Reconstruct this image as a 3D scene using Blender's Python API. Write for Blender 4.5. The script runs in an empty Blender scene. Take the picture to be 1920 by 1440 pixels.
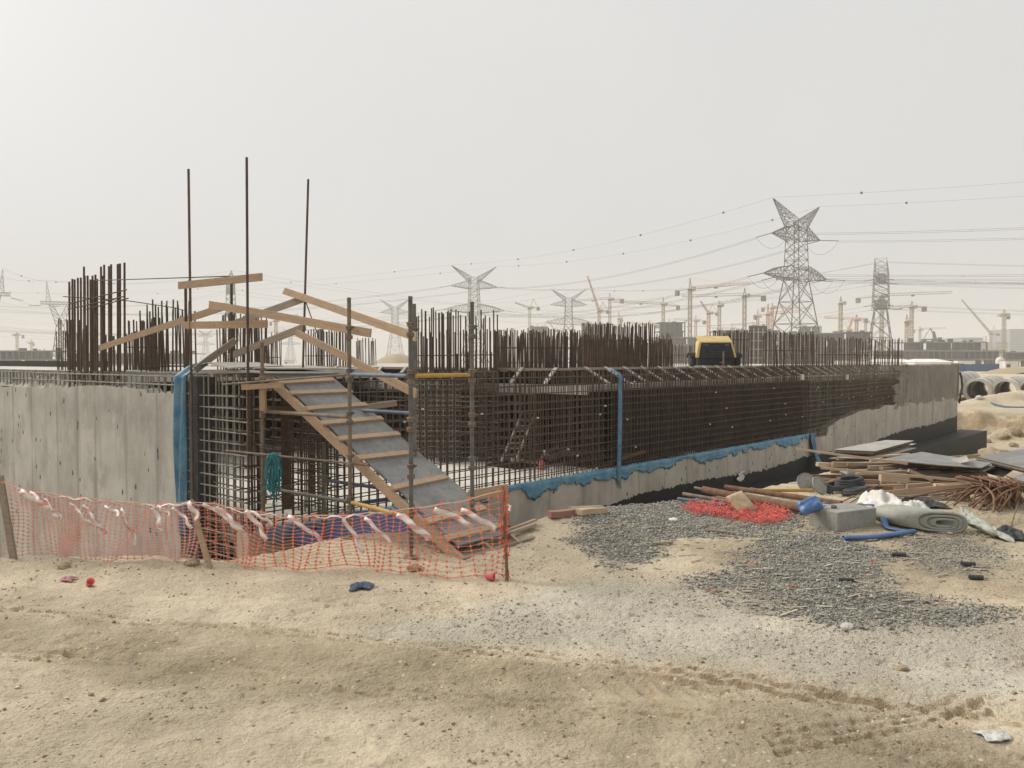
import bpy, bmesh, math, random
import numpy as np
from mathutils import Vector, Matrix
random.seed(7); rng = np.random.default_rng(7)
S = bpy.context.scene
COL = S.collection
R = math.radians
# ------------------------------------------------------------------ camera
F = 1545.0; EYE = 2.1; PITCH = math.atan(45/F)
cam_d = bpy.data.cameras.new("camera"); cam = bpy.data.objects.new("camera", cam_d); COL.objects.link(cam)
cam_d.sensor_width = 36; cam_d.lens = 36*F/1920; cam_d.clip_start = .05; cam_d.clip_end = 6000
cam.location = (0, 0, EYE); cam.rotation_euler = (math.pi/2-PITCH, 0, 0)
S.camera = cam
# ------------------------------------------------------------------ sky and sun
SUN_EL, SUN_AZ = R(42), R(-62)          # azimuth from +Y, to the left
w = bpy.data.worlds.new("World"); S.world = w; w.use_nodes = True
nt = w.node_tree; bgn = nt.nodes["Background"]
sky = nt.nodes.new("ShaderNodeTexSky"); sky.sky_type = 'NISHITA'; sky.sun_disc = False
sky.sun_elevation = SUN_EL; sky.sun_rotation = SUN_AZ
sky.air_density = 1.0; sky.dust_density = 9.0; sky.ozone_density = 1.0; sky.altitude = 0
hs = nt.nodes.new("ShaderNodeHueSaturation"); hs.inputs["Saturation"].default_value = .16
mx = nt.nodes.new("ShaderNodeMix"); mx.data_type = 'RGBA'; mx.inputs[0].default_value = .80
nt.links.new(sky.outputs[0], hs.inputs["Color"]); nt.links.new(hs.outputs[0], mx.inputs[6])
veil = nt.nodes.new("ShaderNodeValToRGB"); vn = nt.nodes.new("ShaderNodeTexNoise"); vt = nt.nodes.new("ShaderNodeTexCoord")      # overcast dust veil, faintly uneven
vn.inputs["Scale"].default_value = 1.7; vn.inputs["Detail"].default_value = 5; nt.links.new(vt.outputs["Generated"], vn.inputs["Vector"]); nt.links.new(vn.outputs["Fac"], veil.inputs[0])
veil.color_ramp.elements[0].position = .3; veil.color_ramp.elements[0].color = (6.85, 6.95, 6.95, 1); veil.color_ramp.elements[1].position = .7; veil.color_ramp.elements[1].color = (7.5, 7.5, 7.4, 1)
nt.links.new(veil.outputs[0], mx.inputs[7])
nt.links.new(mx.outputs[2], bgn.inputs[0]); bgn.inputs[1].default_value = .0595
sd = bpy.data.lights.new("sun", 'SUN'); sun = bpy.data.objects.new("sun", sd); COL.objects.link(sun)
sd.energy = 1.5; sd.angle = R(26); sd.color = (1, .93, .82)
sv = Vector((math.sin(SUN_AZ)*math.cos(SUN_EL), math.cos(SUN_AZ)*math.cos(SUN_EL), math.sin(SUN_EL)))
sun.rotation_euler = sv.to_track_quat('Z', 'Y').to_euler(); sun.location = sv*60
S.view_settings.view_transform = 'Standard'; S.view_settings.look = 'None'; S.view_settings.gamma = 1
S.view_settings.exposure = 0.92
HAZE = .0007
cy = S.cycles
cy.use_denoising = True; cy.max_bounces = 5; cy.diffuse_bounces = 3; cy.glossy_bounces = 2; cy.transmission_bounces = 2
cy.volume_bounces = 1; cy.transparent_max_bounces = 8; cy.caustics_reflective = False; cy.caustics_refractive = False
cy.sample_clamp_indirect = 4
# ------------------------------------------------------------------ pixel -> world
cp, sp = math.cos(PITCH), math.sin(PITCH)
def ray(px, py):
    a = (px-960)/F; b = (720-py)/F
    return Vector((a, cp+b*sp, -sp+b*cp))
def pt(px, py, d):
    r = ray(px, py); return Vector((0, 0, EYE))+r*(d/r.y)
def gp(px, py, z=0.0):
    r = ray(px, py); return Vector((0, 0, EYE))+r*((z-EYE)/r.z)
# building frame: corner C, t along the right wall, s along the left wall
C = Vector((-3.52, 11.0, 0)); U = Vector((.656, .755, 0)).normalized(); V = Vector((-U.y, U.x, 0))
def W(t, s, z): return C+U*t+V*s+Vector((0, 0, z))
SLAB, FLOOR, RAFT, PIT = 1.9, -.25, -1.35, -2.2
def on_plane(px, py, o, n):
    r = ray(px, py); e = Vector((0, 0, EYE)); return e+r*((Vector(o)-e).dot(n)/r.dot(n))
# ------------------------------------------------------------------ noise
def _h(ix, iy, sd):
    n = (ix.astype(np.int64)*374761393+iy.astype(np.int64)*668265263+sd*974711) & 0x7fffffff
    n = (n ^ (n >> 13))*1274126177 & 0x7fffffff
    return ((n ^ (n >> 16)) & 0xffff)/65535.0
def vnoise(x, y, sd=0):
    ix = np.floor(x); iy = np.floor(y); fx = x-ix; fy = y-iy
    fx = fx*fx*fx*(fx*(fx*6-15)+10); fy = fy*fy*fy*(fy*(fy*6-15)+10)
    a = _h(ix, iy, sd); b = _h(ix+1, iy, sd); c = _h(ix, iy+1, sd); d = _h(ix+1, iy+1, sd)
    return (a*(1-fx)+b*fx)*(1-fy)+(c*(1-fx)+d*fx)*fy
def fbm(x, y, o=4, sd=0):
    v = 0; a = .5
    for i in range(o):
        v = v+a*(vnoise(x, y, sd+i)-.5); x = x*2.03+17.1; y = y*2.03+3.7; a *= .5
    return v
def sstep(a, b, x):
    q = np.clip((x-a)/(b-a), 0, 1); return q*q*(3-2*q)
def segdist(x, y, P):
    d = np.full(x.shape, 1e9)
    for (ax, ay), (bx, by) in zip(P[:-1], P[1:]):
        ux, uy = bx-ax, by-ay; q = np.clip(((x-ax)*ux+(y-ay)*uy)/(ux*ux+uy*uy+1e-9), 0, 1)
        d = np.minimum(d, np.hypot(x-ax-q*ux, y-ay-q*uy))
    return d
def inpoly(x, y, P):
    r = np.zeros(x.shape, bool); n = len(P)
    for i in range(n):
        (ax, ay), (bx, by) = P[i], P[(i+1) % n]
        c = (ay > y) != (by > y)
        r ^= c & (x < (bx-ax)*(y-ay)/((by-ay) if by != ay else 1e-9)+ax)
    return r
def polymask(x, y, P, soft=.3):
    d = segdist(x, y, P+[P[0]]); sdn = np.where(inpoly(x, y, P), d, -d)
    return sstep(-soft, soft, sdn+.55*fbm(x*1.5, y*1.9, 4, 91)+.35*fbm(x*6, y*8, 4, 93))
# ------------------------------------------------------------------ materials
def nodes(name):
    m = bpy.data.materials.new(name); m.use_nodes = True
    t = m.node_tree; return m, t, t.nodes["Principled BSDF"]
def N(t, typ, **k):
    n = t.nodes.new(typ)
    for a, b in k.items():
        if a in n.inputs: n.inputs[a].default_value = b
        else: setattr(n, a, b)
    return n
def L(t, a, b): t.links.new(a, b)
def mixc(t, fac, a, b, typ='MIX'):
    n = t.nodes.new("ShaderNodeMix"); n.data_type = 'RGBA'; n.blend_type = typ
    for i, v in ((0, fac), (6, a), (7, b)):
        if hasattr(v, 'is_output'): L(t, v, n.inputs[i])
        else: n.inputs[i].default_value = v if i == 0 else (*v, 1) if len(v) == 3 else v
    return n.outputs[2]
def ramp(t, src, lo, hi):
    n = N(t, "ShaderNodeMapRange"); n.inputs[1].default_value = lo; n.inputs[2].default_value = hi; L(t, src, n.inputs[0]); n.clamp = True
    return n.outputs[0]
def noise(t, vec, scale, detail=4, rough=.55):
    n = N(t, "ShaderNodeTexNoise", Scale=scale, Detail=detail, Roughness=rough)
    if vec is not None: L(t, vec, n.inputs["Vector"])
    return n.outputs["Fac"]
def coord(t, kind="Object", scale=None):
    if kind == "Position": o = N(t, "ShaderNodeNewGeometry").outputs["Position"]
    else: o = N(t, "ShaderNodeTexCoord").outputs[kind]
    if scale:
        mp = N(t, "ShaderNodeMapping"); mp.inputs["Scale"].default_value = scale; L(t, o, mp.inputs["Vector"]); o = mp.outputs[0]
    return o
def bump(t, b, h, st, dist=.02):
    n = N(t, "ShaderNodeBump", Strength=st, Distance=dist); L(t, h, n.inputs["Height"]); L(t, n.outputs[0], b.inputs["Normal"])
MATS = {}
def simple(name, a, b2, scale=6, rough=.8, bmp=.3, dist=.01, kind="Position", stretch=None, metal=0, island=0, spec=.3, dirt=0):
    m, t, b = nodes(name); v = coord(t, kind, stretch)
    f = ramp(t, noise(t, v, scale, 5), .35, .65); c = mixc(t, f, a, b2)
    f2 = ramp(t, noise(t, v, scale*7, 3), .45, .7)
    c = mixc(t, .35, c, mixc(t, f2, c, tuple(q*.55 for q in a)))
    if dirt:
        pn = coord(t, 'Position'); c = mixc(t, ramp(t, noise(t, pn, 5.5, 6, .65), .50, .72), c, mixc(t, dirt, c, (.27, .25, .215)))
        c = mixc(t, ramp(t, noise(t, pn, 19, 3, .6), .62, .70), c, mixc(t, dirt, c, tuple(q*.35 for q in a)))
    if island:
        g = N(t, "ShaderNodeNewGeometry"); hv = N(t, "ShaderNodeHueSaturation"); L(t, c, hv.inputs["Color"])
        L(t, ramp_out(t, g.outputs["Random Per Island"], 1-island, 1+island), hv.inputs["Value"]); c = hv.outputs[0]
    else:
        oi = N(t, "ShaderNodeObjectInfo"); hv = N(t, "ShaderNodeHueSaturation"); L(t, c, hv.inputs["Color"])
        L(t, ramp_out(t, oi.outputs["Random"], .86, 1.14), hv.inputs["Value"]); c = hv.outputs[0]
    L(t, c, b.inputs["Base Color"]); b.inputs["Roughness"].default_value = rough; b.inputs["Metallic"].default_value = metal
    b.inputs["Specular IOR Level"].default_value = spec
    if bmp: bump(t, b, noise(t, v, scale*4, 5), bmp, dist)
    MATS[name] = m; return m
def ramp_out(t, src, lo, hi):
    n = N(t, "ShaderNodeMapRange"); n.inputs[3].default_value = lo; n.inputs[4].default_value = hi; L(t, src, n.inputs[0]); return n.outputs[0]
M_RUST = simple("rusty steel", (.080, .060, .047), (.128, .090, .066), 5, .8, .2)
M_RUST2 = simple("bright rust", (.16, .085, .05), (.24, .14, .09), 9, .85, .3)
M_CEMBAR = simple("cement coated steel", (.30, .285, .25), (.19, .175, .15), 7, .9, .4)
M_HALFBAR = simple("dusty steel", (.14, .115, .09), (.22, .19, .155), 4, .9, .3)
M_GALV = simple("scaffold tube steel", (.17, .165, .15), (.10, .095, .088), 9, .6, .25, spec=.4)
M_SCRUST = simple("rusty scaffold tube", (.155, .115, .085), (.24, .195, .15), 8, .75, .3)
M_BLUEP = simple("blue paint", (.06, .115, .20), (.17, .19, .21), 9, .6, .2)
M_YELP = simple("yellow paint", (.50, .30, .05), (.36, .23, .07), 12, .6, .2)
M_PINE = simple("pine", (.46, .335, .225), (.38, .26, .165), 3, .75, .25, .004, "Object", (1, 14, 14), dirt=.55)
M_PINEG = simple("weathered pine", (.34, .275, .205), (.25, .205, .155), 3, .85, .3, .004, "Object", (1, 14, 14), dirt=.6)
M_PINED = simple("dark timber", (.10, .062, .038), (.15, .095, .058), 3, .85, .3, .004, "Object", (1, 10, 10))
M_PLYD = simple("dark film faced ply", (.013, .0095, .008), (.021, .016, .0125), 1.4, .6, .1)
M_PLYG = simple("grey film faced ply", (.17, .17, .17), (.26, .255, .245), 2.2, .55, .15, .004, dirt=.8)
M_PLYL = simple("pale dusty ply", (.33, .315, .285), (.42, .40, .36), 2.0, .7, .15, .004)
M_PLYE = simple("ply edge", (.12, .085, .06), (.2, .15, .10), 12, .9, .2)
M_BLACK = simple("bitumen", (.012, .012, .013), (.019, .019, .02), 3, .6, .4)
M_BLUESH = simple("blue polythene", (.045, .175, .31), (.12, .29, .41), 4, .5, .5, .02, spec=.45, dirt=.45)
M_BLUED = simple("deep blue polythene", (.055, .125, .30), (.085, .17, .36), 3, .42, .4, .02, spec=.5)
M_WHITE = simple("white cloth", (.72, .70, .66), (.60, .58, .54), 4, .9, .3)
M_CONC = simple("precast concrete", (.27, .265, .24), (.33, .32, .29), 4, .9, .4)
M_CONCP = simple("pale concrete pipe", (.62, .59, .53), (.50, .475, .425), 1.2, .9, .3)
M_FLOOR = simple("floor concrete", (.62, .59, .535), (.50, .475, .425), .9, .9, .3)
M_SLAB = simple("slab concrete", (.55, .52, .475), (.44, .41, .37), .8, .9, .3)
M_RUBBER = simple("black rubber", (.035, .037, .04), (.075, .08, .085), 6, .7, .3)
M_FELT = simple("grey felt", (.46, .46, .40), (.35, .365, .325), 5, .95, .5)
M_ORANGE = simple("orange plastic", (.72, .13, .05), (.62, .10, .05), 6, .5, 0)
M_NET = simple("orange net", (.82, .22, .12), (.76, .27, .18), 1.2, .6, 0)
M_RED = simple("red net heap", (.85, .24, .20), (.70, .15, .13), 7, .6, .2)
M_TEAL = simple("teal rope", (.03, .17, .20), (.06, .26, .28), 8, .8, .3)
M_CARD = simple("paper sack", (.56, .44, .29), (.45, .35, .23), 5, .9, .3)
M_CLAY = simple("brick clay", (.33, .15, .11), (.30, .19, .15), 6, .9, .3)
M_PYL = simple("galvanised lattice", (.075, .078, .074), (.105, .108, .104), .05, .7, 0)
M_CRW = simple("pale crane steel", (.36, .30, .19), (.44, .37, .25), .05, .7, 0)
M_CRO = simple("orange crane steel", (.46, .22, .11), (.52, .28, .15), .05, .7, 0)
M_CRR = simple("dark crane steel", (.10, .10, .10), (.15, .15, .15), .05, .7, 0)
M_WIRE = simple("conductor wire", (.13, .13, .13), (.16, .16, .16), .05, .7, 0)
M_ROPE = simple("pale rope", (.55, .48, .36), (.62, .55, .44), 8, .9, 0)
M_NETF = simple("faded pink net", (.72, .33, .27), (.66, .38, .32), 1.2, .6, 0)
M_PINEL = simple("clean pale pine", (.60, .47, .335), (.50, .375, .255), 3, .75, .25, .004, "Object", (1, 14, 14), dirt=.3)
# ---- special materials
def concrete_wall(name, panel=.95, light=(.51, .50, .455), dark=(.365, .355, .32)):
    m, t, b = nodes(name); v = coord(t, "Object")
    sx = N(t, "ShaderNodeSeparateXYZ"); L(t, v, sx.inputs[0]); cx = N(t, "ShaderNodeCombineXYZ")
    L(t, sx.outputs[0], cx.inputs[0])
    vo = N(t, "ShaderNodeTexVoronoi", Scale=1/panel, Randomness=.55); vo.voronoi_dimensions = '1D'
    L(t, sx.outputs[0], vo.inputs["W"])
    ve = N(t, "ShaderNodeTexVoronoi", Scale=1/panel, Randomness=.55); ve.voronoi_dimensions = '1D'; ve.feature = 'DISTANCE_TO_EDGE'
    L(t, sx.outputs[0], ve.inputs["W"])
    base = mixc(t, ramp(t, noise(t, v, 1.3, 6, .6), .3, .7), dark, light)
    hv = N(t, "ShaderNodeHueSaturation"); L(t, base, hv.inputs["Color"])
    sc = N(t, "ShaderNodeSeparateColor"); L(t, vo.outputs["Color"], sc.inputs[0])
    L(t, ramp_out(t, sc.outputs[0], .93, 1.06), hv.inputs["Value"]); c = hv.outputs[0]
    streak = noise(t, coord(t, "Object", (1.5, 1.5, .22)), 1.5, 6, .65)
    c = mixc(t, ramp(t, streak, .52, .75), c, tuple(q*.80 for q in dark))
    c = mixc(t, ramp(t, noise(t, coord(t, "Object", (1, 1, .7)), 1.1, 7, .7), .50, .66), c, tuple(q*.82 for q in dark))
    wid = noise(t, coord(t, "Object", (1, 1, .8)), 1.1, 3)
    mr = N(t, "ShaderNodeMapRange"); L(t, ve.outputs["Distance"], mr.inputs[0]); mr.inputs[1].default_value = .0
    wm = N(t, "ShaderNodeMath", operation='MULTIPLY_ADD'); L(t, ramp(t, wid, .4, .75), wm.inputs[0]); wm.inputs[1].default_value = .15; wm.inputs[2].default_value = .02
    L(t, wm.outputs[0], mr.inputs[2]); mr.inputs[3].default_value = .62; mr.inputs[4].default_value = 0
    c = mixc(t, mr.outputs[0], c, tuple(q*.62 for q in dark))
    pv = N(t, "ShaderNodeTexVoronoi", Scale=3.2); L(t, coord(t, "Object", (1.5, 1, .9)), pv.inputs["Vector"])
    ps = N(t, "ShaderNodeSeparateColor"); L(t, pv.outputs["Color"], ps.inputs[0])
    wob = noise(t, v, 26, 3); ad = N(t, "ShaderNodeMath", operation='MULTIPLY_ADD'); L(t, wob, ad.inputs[0]); ad.inputs[1].default_value = .22; L(t, pv.outputs["Distance"], ad.inputs[2])
    pm = N(t, "ShaderNodeMath", operation='MULTIPLY'); L(t, ramp(t, ad.outputs[0], .27, .23), pm.inputs[0]); L(t, ramp(t, ps.outputs[0], .22, .26), pm.inputs[1])
    c = mixc(t, pm.outputs[0], c, (.10, .092, .08))
    L(t, c, b.inputs["Base Color"]); b.inputs["Roughness"].default_value = .9; b.inputs["Specular IOR Level"].default_value = .2
    hh = N(t, "ShaderNodeMath", operation='SUBTRACT'); L(t, noise(t, v, 22, 6), hh.inputs[0]); L(t, pm.outputs[0], hh.inputs[1])
    bump(t, b, hh.outputs[0], .35, .015)
    return m
M_WALL = concrete_wall("cast concrete", 1.0)
M_WALL2 = concrete_wall("cast concrete strip", 1.1, (.52, .49, .43), (.40, .375, .33))
def ground_mat():
    m, t, b = nodes("sandy ground"); p = coord(t, "Position")
    at = N(t, "ShaderNodeVertexColor"); at.layer_name = "zone"; z = N(t, "ShaderNodeSeparateColor"); L(t, at.outputs["Color"], z.inputs[0])
    n1 = noise(t, p, .55, 6, .6); n2 = noise(t, p, 3.1, 5, .65); n3 = noise(t, p, 34, 3, .6)
    c = mixc(t, ramp(t, n1, .3, .7), (.60, .51, .375), (.68, .59, .45))
    c = mixc(t, ramp(t, n2, .35, .75), c, (.52, .435, .315))
    pale = mixc(t, ramp(t, n2, .35, .7), (.60, .555, .46), (.52, .48, .40))
    c = mixc(t, z.outputs[1], c, pale)
    damp = mixc(t, ramp(t, n2, .3, .7), (.40, .335, .225), (.325, .27, .182))
    c = mixc(t, z.outputs[2], c, damp)
    grav = mixc(t, ramp(t, noise(t, p, 45, 2), .35, .65), (.20, .187, .155), (.36, .335, .285))
    c = mixc(t, z.outputs[0], c, grav)
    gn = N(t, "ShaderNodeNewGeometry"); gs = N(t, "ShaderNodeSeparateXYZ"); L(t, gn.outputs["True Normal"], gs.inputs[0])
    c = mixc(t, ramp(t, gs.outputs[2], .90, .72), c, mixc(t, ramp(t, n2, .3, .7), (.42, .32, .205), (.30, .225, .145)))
    # small dark crumbs and pale chips, coloured in to stand in for relief shading
    vo = N(t, "ShaderNodeTexVoronoi", Scale=26); L(t, p, vo.inputs["Vector"]); vs = N(t, "ShaderNodeSeparateColor"); L(t, vo.outputs["Color"], vs.inputs[0])
    k = N(t, "ShaderNodeMath", operation='MULTIPLY'); L(t, ramp(t, vo.outputs["Distance"], .34, .26), k.inputs[0]); L(t, ramp(t, vs.outputs[0], .84, .88), k.inputs[1])
    c = mixc(t, k.outputs[0], c, mixc(t, ramp(t, vs.outputs[1], .35, .6), (.24, .185, .12), (.66, .58, .46)))
    L(t, c, b.inputs["Base Color"]); b.inputs["Roughness"].default_value = .95; b.inputs["Specular IOR Level"].default_value = .12
    mpp = coord(t, "Position", (1, 1.5, 1))
    h = N(t, "ShaderNodeMath", operation='MULTIPLY_ADD'); L(t, noise(t, mpp, 7, 8, .7), h.inputs[0]); h.inputs[1].default_value = 1.6; L(t, n3, h.inputs[2])
    rg = N(t, "ShaderNodeMath", operation='MULTIPLY'); hm = N(t, "ShaderNodeMath", operation='SUBTRACT'); L(t, h.outputs[0], hm.inputs[0]); hm.inputs[1].default_value = 1.3; L(t, hm.outputs[0], rg.inputs[0]); rm = N(t, "ShaderNodeMapRange"); L(t, noise(t, p, .75, 4), rm.inputs[0]); rm.inputs[1].default_value = .36; rm.inputs[2].default_value = .62; rm.inputs[3].default_value = .35; rm.inputs[4].default_value = 1.1; L(t, rm.outputs[0], rg.inputs[1])
    bump(t, b, rg.outputs[0], 1.0, .05)
    return m
M_GROUND = ground_mat()
def tape_mat():
    m, t, b = nodes("barrier tape plastic"); uv = N(t, "ShaderNodeUVMap")
    s = N(t, "ShaderNodeSeparateXYZ"); L(t, uv.outputs[0], s.inputs[0])
    f = N(t, "ShaderNodeMath", operation='MULTIPLY_ADD'); L(t, s.outputs[0], f.inputs[0]); f.inputs[1].default_value = 6.0
    q = N(t, "ShaderNodeMath", operation='MULTIPLY'); L(t, s.outputs[1], q.inputs[0]); q.inputs[1].default_value = .6; L(t, q.outputs[0], f.inputs[2])
    fr = N(t, "ShaderNodeMath", operation='FRACT'); L(t, f.outputs[0], fr.inputs[0])
    c = mixc(t, ramp(t, fr.outputs[0], .48, .52), (.72, .66, .61), (.60, .25, .21))
    c = mixc(t, ramp(t, noise(t, coord(t, "Position"), 9, 3), .35, .7), c, (.70, .62, .57))
    L(t, c, b.inputs["Base Color"]); b.inputs["Roughness"].default_value = .45
    return m
M_TAPE = tape_mat()
def gravel_mat():
    m, t, b = nodes("crushed stone"); g = N(t, "ShaderNodeNewGeometry"); r = g.outputs["Random Per Island"]
    cr = N(t, "ShaderNodeValToRGB"); L(t, r, cr.inputs[0]); e = cr.color_ramp.elements
    e[0].color = (.15, .145, .128, 1); e[0].position = 0; e[1].color = (.47, .45, .395, 1); e[1].position = 1
    for p_, c_ in ((.35, (.205, .198, .17, 1)), (.8, (.30, .288, .25, 1))):
        q = e.new(p_); q.color = c_
    L(t, cr.outputs[0], b.inputs["Base Color"]); b.inputs["Roughness"].default_value = .9; return m
M_GRAVEL = gravel_mat()
def clod_mat():
    m, t, b = nodes("sand crumbs"); g = N(t, "ShaderNodeNewGeometry"); r = g.outputs["Random Per Island"]
    cr = N(t, "ShaderNodeValToRGB"); L(t, r, cr.inputs[0]); e = cr.color_ramp.elements
    e[0].color = (.22, .17, .11, 1); e[0].position = 0; e[1].color = (.72, .66, .56, 1); e[1].position = 1
    for p_, c_ in ((.55, (.36, .28, .18, 1)), (.85, (.46, .37, .25, 1))):
        q = e.new(p_); q.color = c_
    L(t, cr.outputs[0], b.inputs["Base Color"]); b.inputs["Roughness"].default_value = .95; return m
M_CLOD = clod_mat()
M_CHIP = simple("pale chips", (.52, .46, .37), (.40, .35, .28), 9, .9, 0, island=.25)
def far_mat(name, a, b2):
    return simple(name, a, b2, .12, .9, 0)
M_FARD = far_mat("far dark concrete", (.10, .098, .095), (.15, .145, .14))
M_FARM = far_mat("far grey concrete", (.19, .19, .185), (.26, .255, .245))
M_FARB = far_mat("far blue grey cladding", (.16, .20, .24), (.20, .24, .28))
M_FARW = far_mat("far white sheet", (.80, .78, .74), (.70, .68, .65))
M_HOARD = far_mat("blue hoarding paint", (.045, .10, .22), (.06, .125, .26))
def mesh_wall():
    m, t, b = nodes("mortar smeared mesh"); v = coord(t, "Object")
    base = mixc(t, ramp(t, noise(t, v, 1.1, 6, .65), .35, .65), (.21, .192, .162), (.29, .268, .232))
    st = noise(t, coord(t, "Object", (7, 7, .5)), 1.4, 5, .65)
    c = mixc(t, ramp(t, st, .5, .68), base, (.115, .09, .07))
    L(t, c, b.inputs["Base Color"]); b.inputs["Roughness"].default_value = .95
    bump(t, b, noise(t, v, 40, 4), .8, .02); return m
M_MESHW = mesh_wall()
# ------------------------------------------------------------------ mesh builder
class MB:
    def __init__(s): s.v = []; s.f = []; s.uv = None; s.sm = False
    def add(s, vs, fs):
        n = len(s.v); s.v += [tuple(q) for q in vs]; s.f += [tuple(i+n for i in f) for f in fs]
    def obox(s, c, x, y, z):
        c, x, y, z = map(Vector, (c, x, y, z)); x = x/2; y = y/2; z = z/2
        if x.cross(y).dot(z) < 0: x = -x
        vs = [c+x*i+y*j+z*k for k in (-1, 1) for j in (-1, 1) for i in (-1, 1)]
        s.add(vs, [(0, 2, 3, 1), (4, 5, 7, 6), (0, 1, 5, 4), (2, 6, 7, 3), (0, 4, 6, 2), (1, 3, 7, 5)])
    def wbox(s, t0, t1, s0, s1, z0, z1):      # box in the building frame
        s.obox(W((t0+t1)/2, (s0+s1)/2, (z0+z1)/2), U*(t1-t0), V*(s1-s0), (0, 0, z1-z0))
    def beam(s, a, b, w, h, up=(0, 0, 1)):      # w across, h along up
        a = Vector(a); b = Vector(b); d = b-a; up = Vector(up); x = d.cross(up)
        if x.length < 1e-6: x = d.cross(Vector((1, 0, 0)))
        x.normalize(); y = x.cross(d).normalized(); s.obox((a+b)/2, d, x*w, y*h)
    def tube(s, pts, r, n=6, cap=True, rr=None):
        pts = [Vector(p) for p in pts]; m = len(pts); rings = []; px = None
        for i, p in enumerate(pts):
            d = (pts[min(i+1, m-1)]-pts[max(i-1, 0)]); d = d.normalized() if d.length > 1e-9 else Vector((0, 0, 1))
            if px is None: px = d.cross(Vector((0, 0, 1)) if abs(d.z) < .9 else Vector((1, 0, 0))).normalized()
            else: px = (px-d*px.dot(d)); px = px.normalized() if px.length > 1e-9 else d.orthogonal().normalized()
            q = d.cross(px); r_ = rr[i] if rr else r
            rings.append([p+(px*math.cos(2*math.pi*k/n)+q*math.sin(2*math.pi*k/n))*r_ for k in range(n)])
        fs = []
        for i in range(m-1):
            for k in range(n): a = i*n+k; b_ = i*n+(k+1) % n; fs.append((a, b_, b_+n, a+n))
        if cap: fs.append(tuple(range(n-1, -1, -1))); fs.append(tuple((m-1)*n+k for k in range(n)))
        s.add([v for g in rings for v in g], fs)
    def pipe(s, a, b, r0, r1, n=24):            # hollow tube
        a = Vector(a); b = Vector(b); d = (b-a).normalized(); x = d.cross(Vector((0, 0, 1)) if abs(d.z) < .9 else Vector((1, 0, 0))).normalized(); y = d.cross(x)
        vs = [p+(x*math.cos(2*math.pi*k/n)+y*math.sin(2*math.pi*k/n))*r for p, r in ((a, r1), (b, r1), (b, r0), (a, r0)) for k in range(n)]
        s.add(vs, [(i*n+k, i*n+(k+1) % n, ((i+1) % 4)*n+(k+1) % n, ((i+1) % 4)*n+k) for i in range(4) for k in range(n)])
    def prism(s, pts, off):
        pts = [Vector(p) for p in pts]; off = Vector(off); n = len(pts)
        s.add(pts+[p+off for p in pts], [tuple(range(n-1, -1, -1)), tuple(range(n, 2*n))]+[(i, (i+1) % n, (i+1) % n+n, i+n) for i in range(n)])
    def grid(s, P, flip=False):                 # P[i][j]
        a, b_ = len(P), len(P[0]); n = len(s.v); s.v += [tuple(q) for r_ in P for q in r_]
        for i in range(a-1):
            for j in range(b_-1):
                f = (n+i*b_+j, n+i*b_+j+1, n+(i+1)*b_+j+1, n+(i+1)*b_+j); s.f.append(f[::-1] if flip else f)
    def lathe(s, prof, c, n=24, axis=None):
        vs = []; c = Vector(c); q = Vector(axis).to_track_quat('Z', 'Y') if axis is not None else None
        for r_, z in prof:
            for k in range(n):
                p = Vector((r_*math.cos(2*math.pi*k/n), r_*math.sin(2*math.pi*k/n), z)); vs.append(c+(q @ p if q else p))
        s.add(vs, [(i*n+k, i*n+(k+1) % n, (i+1)*n+(k+1) % n, (i+1)*n+k) for i in range(len(prof)-1) for k in range(n)])
    def build(s, name, mat, parent=None, smooth=False, base=None, thick=0, rot=None):
        me = bpy.data.meshes.new(name)
        V_ = np.array(s.v, float)
        if parent is not None: o0 = np.array(parent_loc(parent))
        elif base is not None: o0 = np.array(base)
        else: o0 = np.array([(V_[:, 0].min()+V_[:, 0].max())/2, (V_[:, 1].min()+V_[:, 1].max())/2, V_[:, 2].min()])
        V_ = V_-o0
        if rot is not None: V_ = V_ @ np.array(Matrix.Rotation(rot, 3, 'Z'))
        me.from_pydata(V_.tolist(), [], s.f); me.materials.append(mat)
        if smooth: me.polygons.foreach_set("use_smooth", [True]*len(me.polygons))
        me.update()
        o = bpy.data.objects.new(name, me); COL.objects.link(o)
        if parent is not None: o.parent = parent
        else: o.location = o0
        if rot is not None: o.rotation_euler = (0, 0, rot)
        if thick:
            md = o.modifiers.new("thickness", 'SOLIDIFY'); md.thickness = thick; md.offset = 0
        return o
def parent_loc(p):
    v = Vector((0, 0, 0))
    while p is not None: v = v+p.location; p = p.parent
    return v
def tag(o, label=None, cat=None, group=None, kind=None):
    for k, v in (("label", label), ("category", cat), ("group", group), ("kind", kind)):
        if v: o[k] = v
    return o
def thing(name, label, cat, loc, group=None):
    o = bpy.data.objects.new(name, None); COL.objects.link(o); o.location = loc; o.empty_display_size = .3
    return tag(o, label, cat, group)
def copy_tree(o, parent=None):
    c = o.copy(); COL.objects.link(c)
    if parent is not None: c.parent = parent
    for ch in list(o.children): copy_tree(ch, c)
    return c
UNIT = {}
def unit_bar(mat):
    if mat.name not in UNIT:
        b = MB(); b.tube([(0, 0, 0), (0, 0, 1)], 1, 7); me = bpy.data.meshes.new("bar"); me.from_pydata(b.v, [], b.f); me.materials.append(mat)
        for p in me.polygons: p.use_smooth = len(p.vertices) == 4
        UNIT[mat.name] = me
    return UNIT[mat.name]
def bar(name, parent, a, b, r, mat):
    a = Vector(a); b = Vector(b); o = bpy.data.objects.new(name, unit_bar(mat)); COL.objects.link(o)
    if parent is not None: o.parent = parent; a2 = a-parent_loc(parent)
    else: a2 = a
    o.location = a2; o.rotation_mode = 'QUATERNION'; o.rotation_quaternion = (b-a).to_track_quat('Z', 'Y'); o.scale = (r, r, (b-a).length)
    return o
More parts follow.
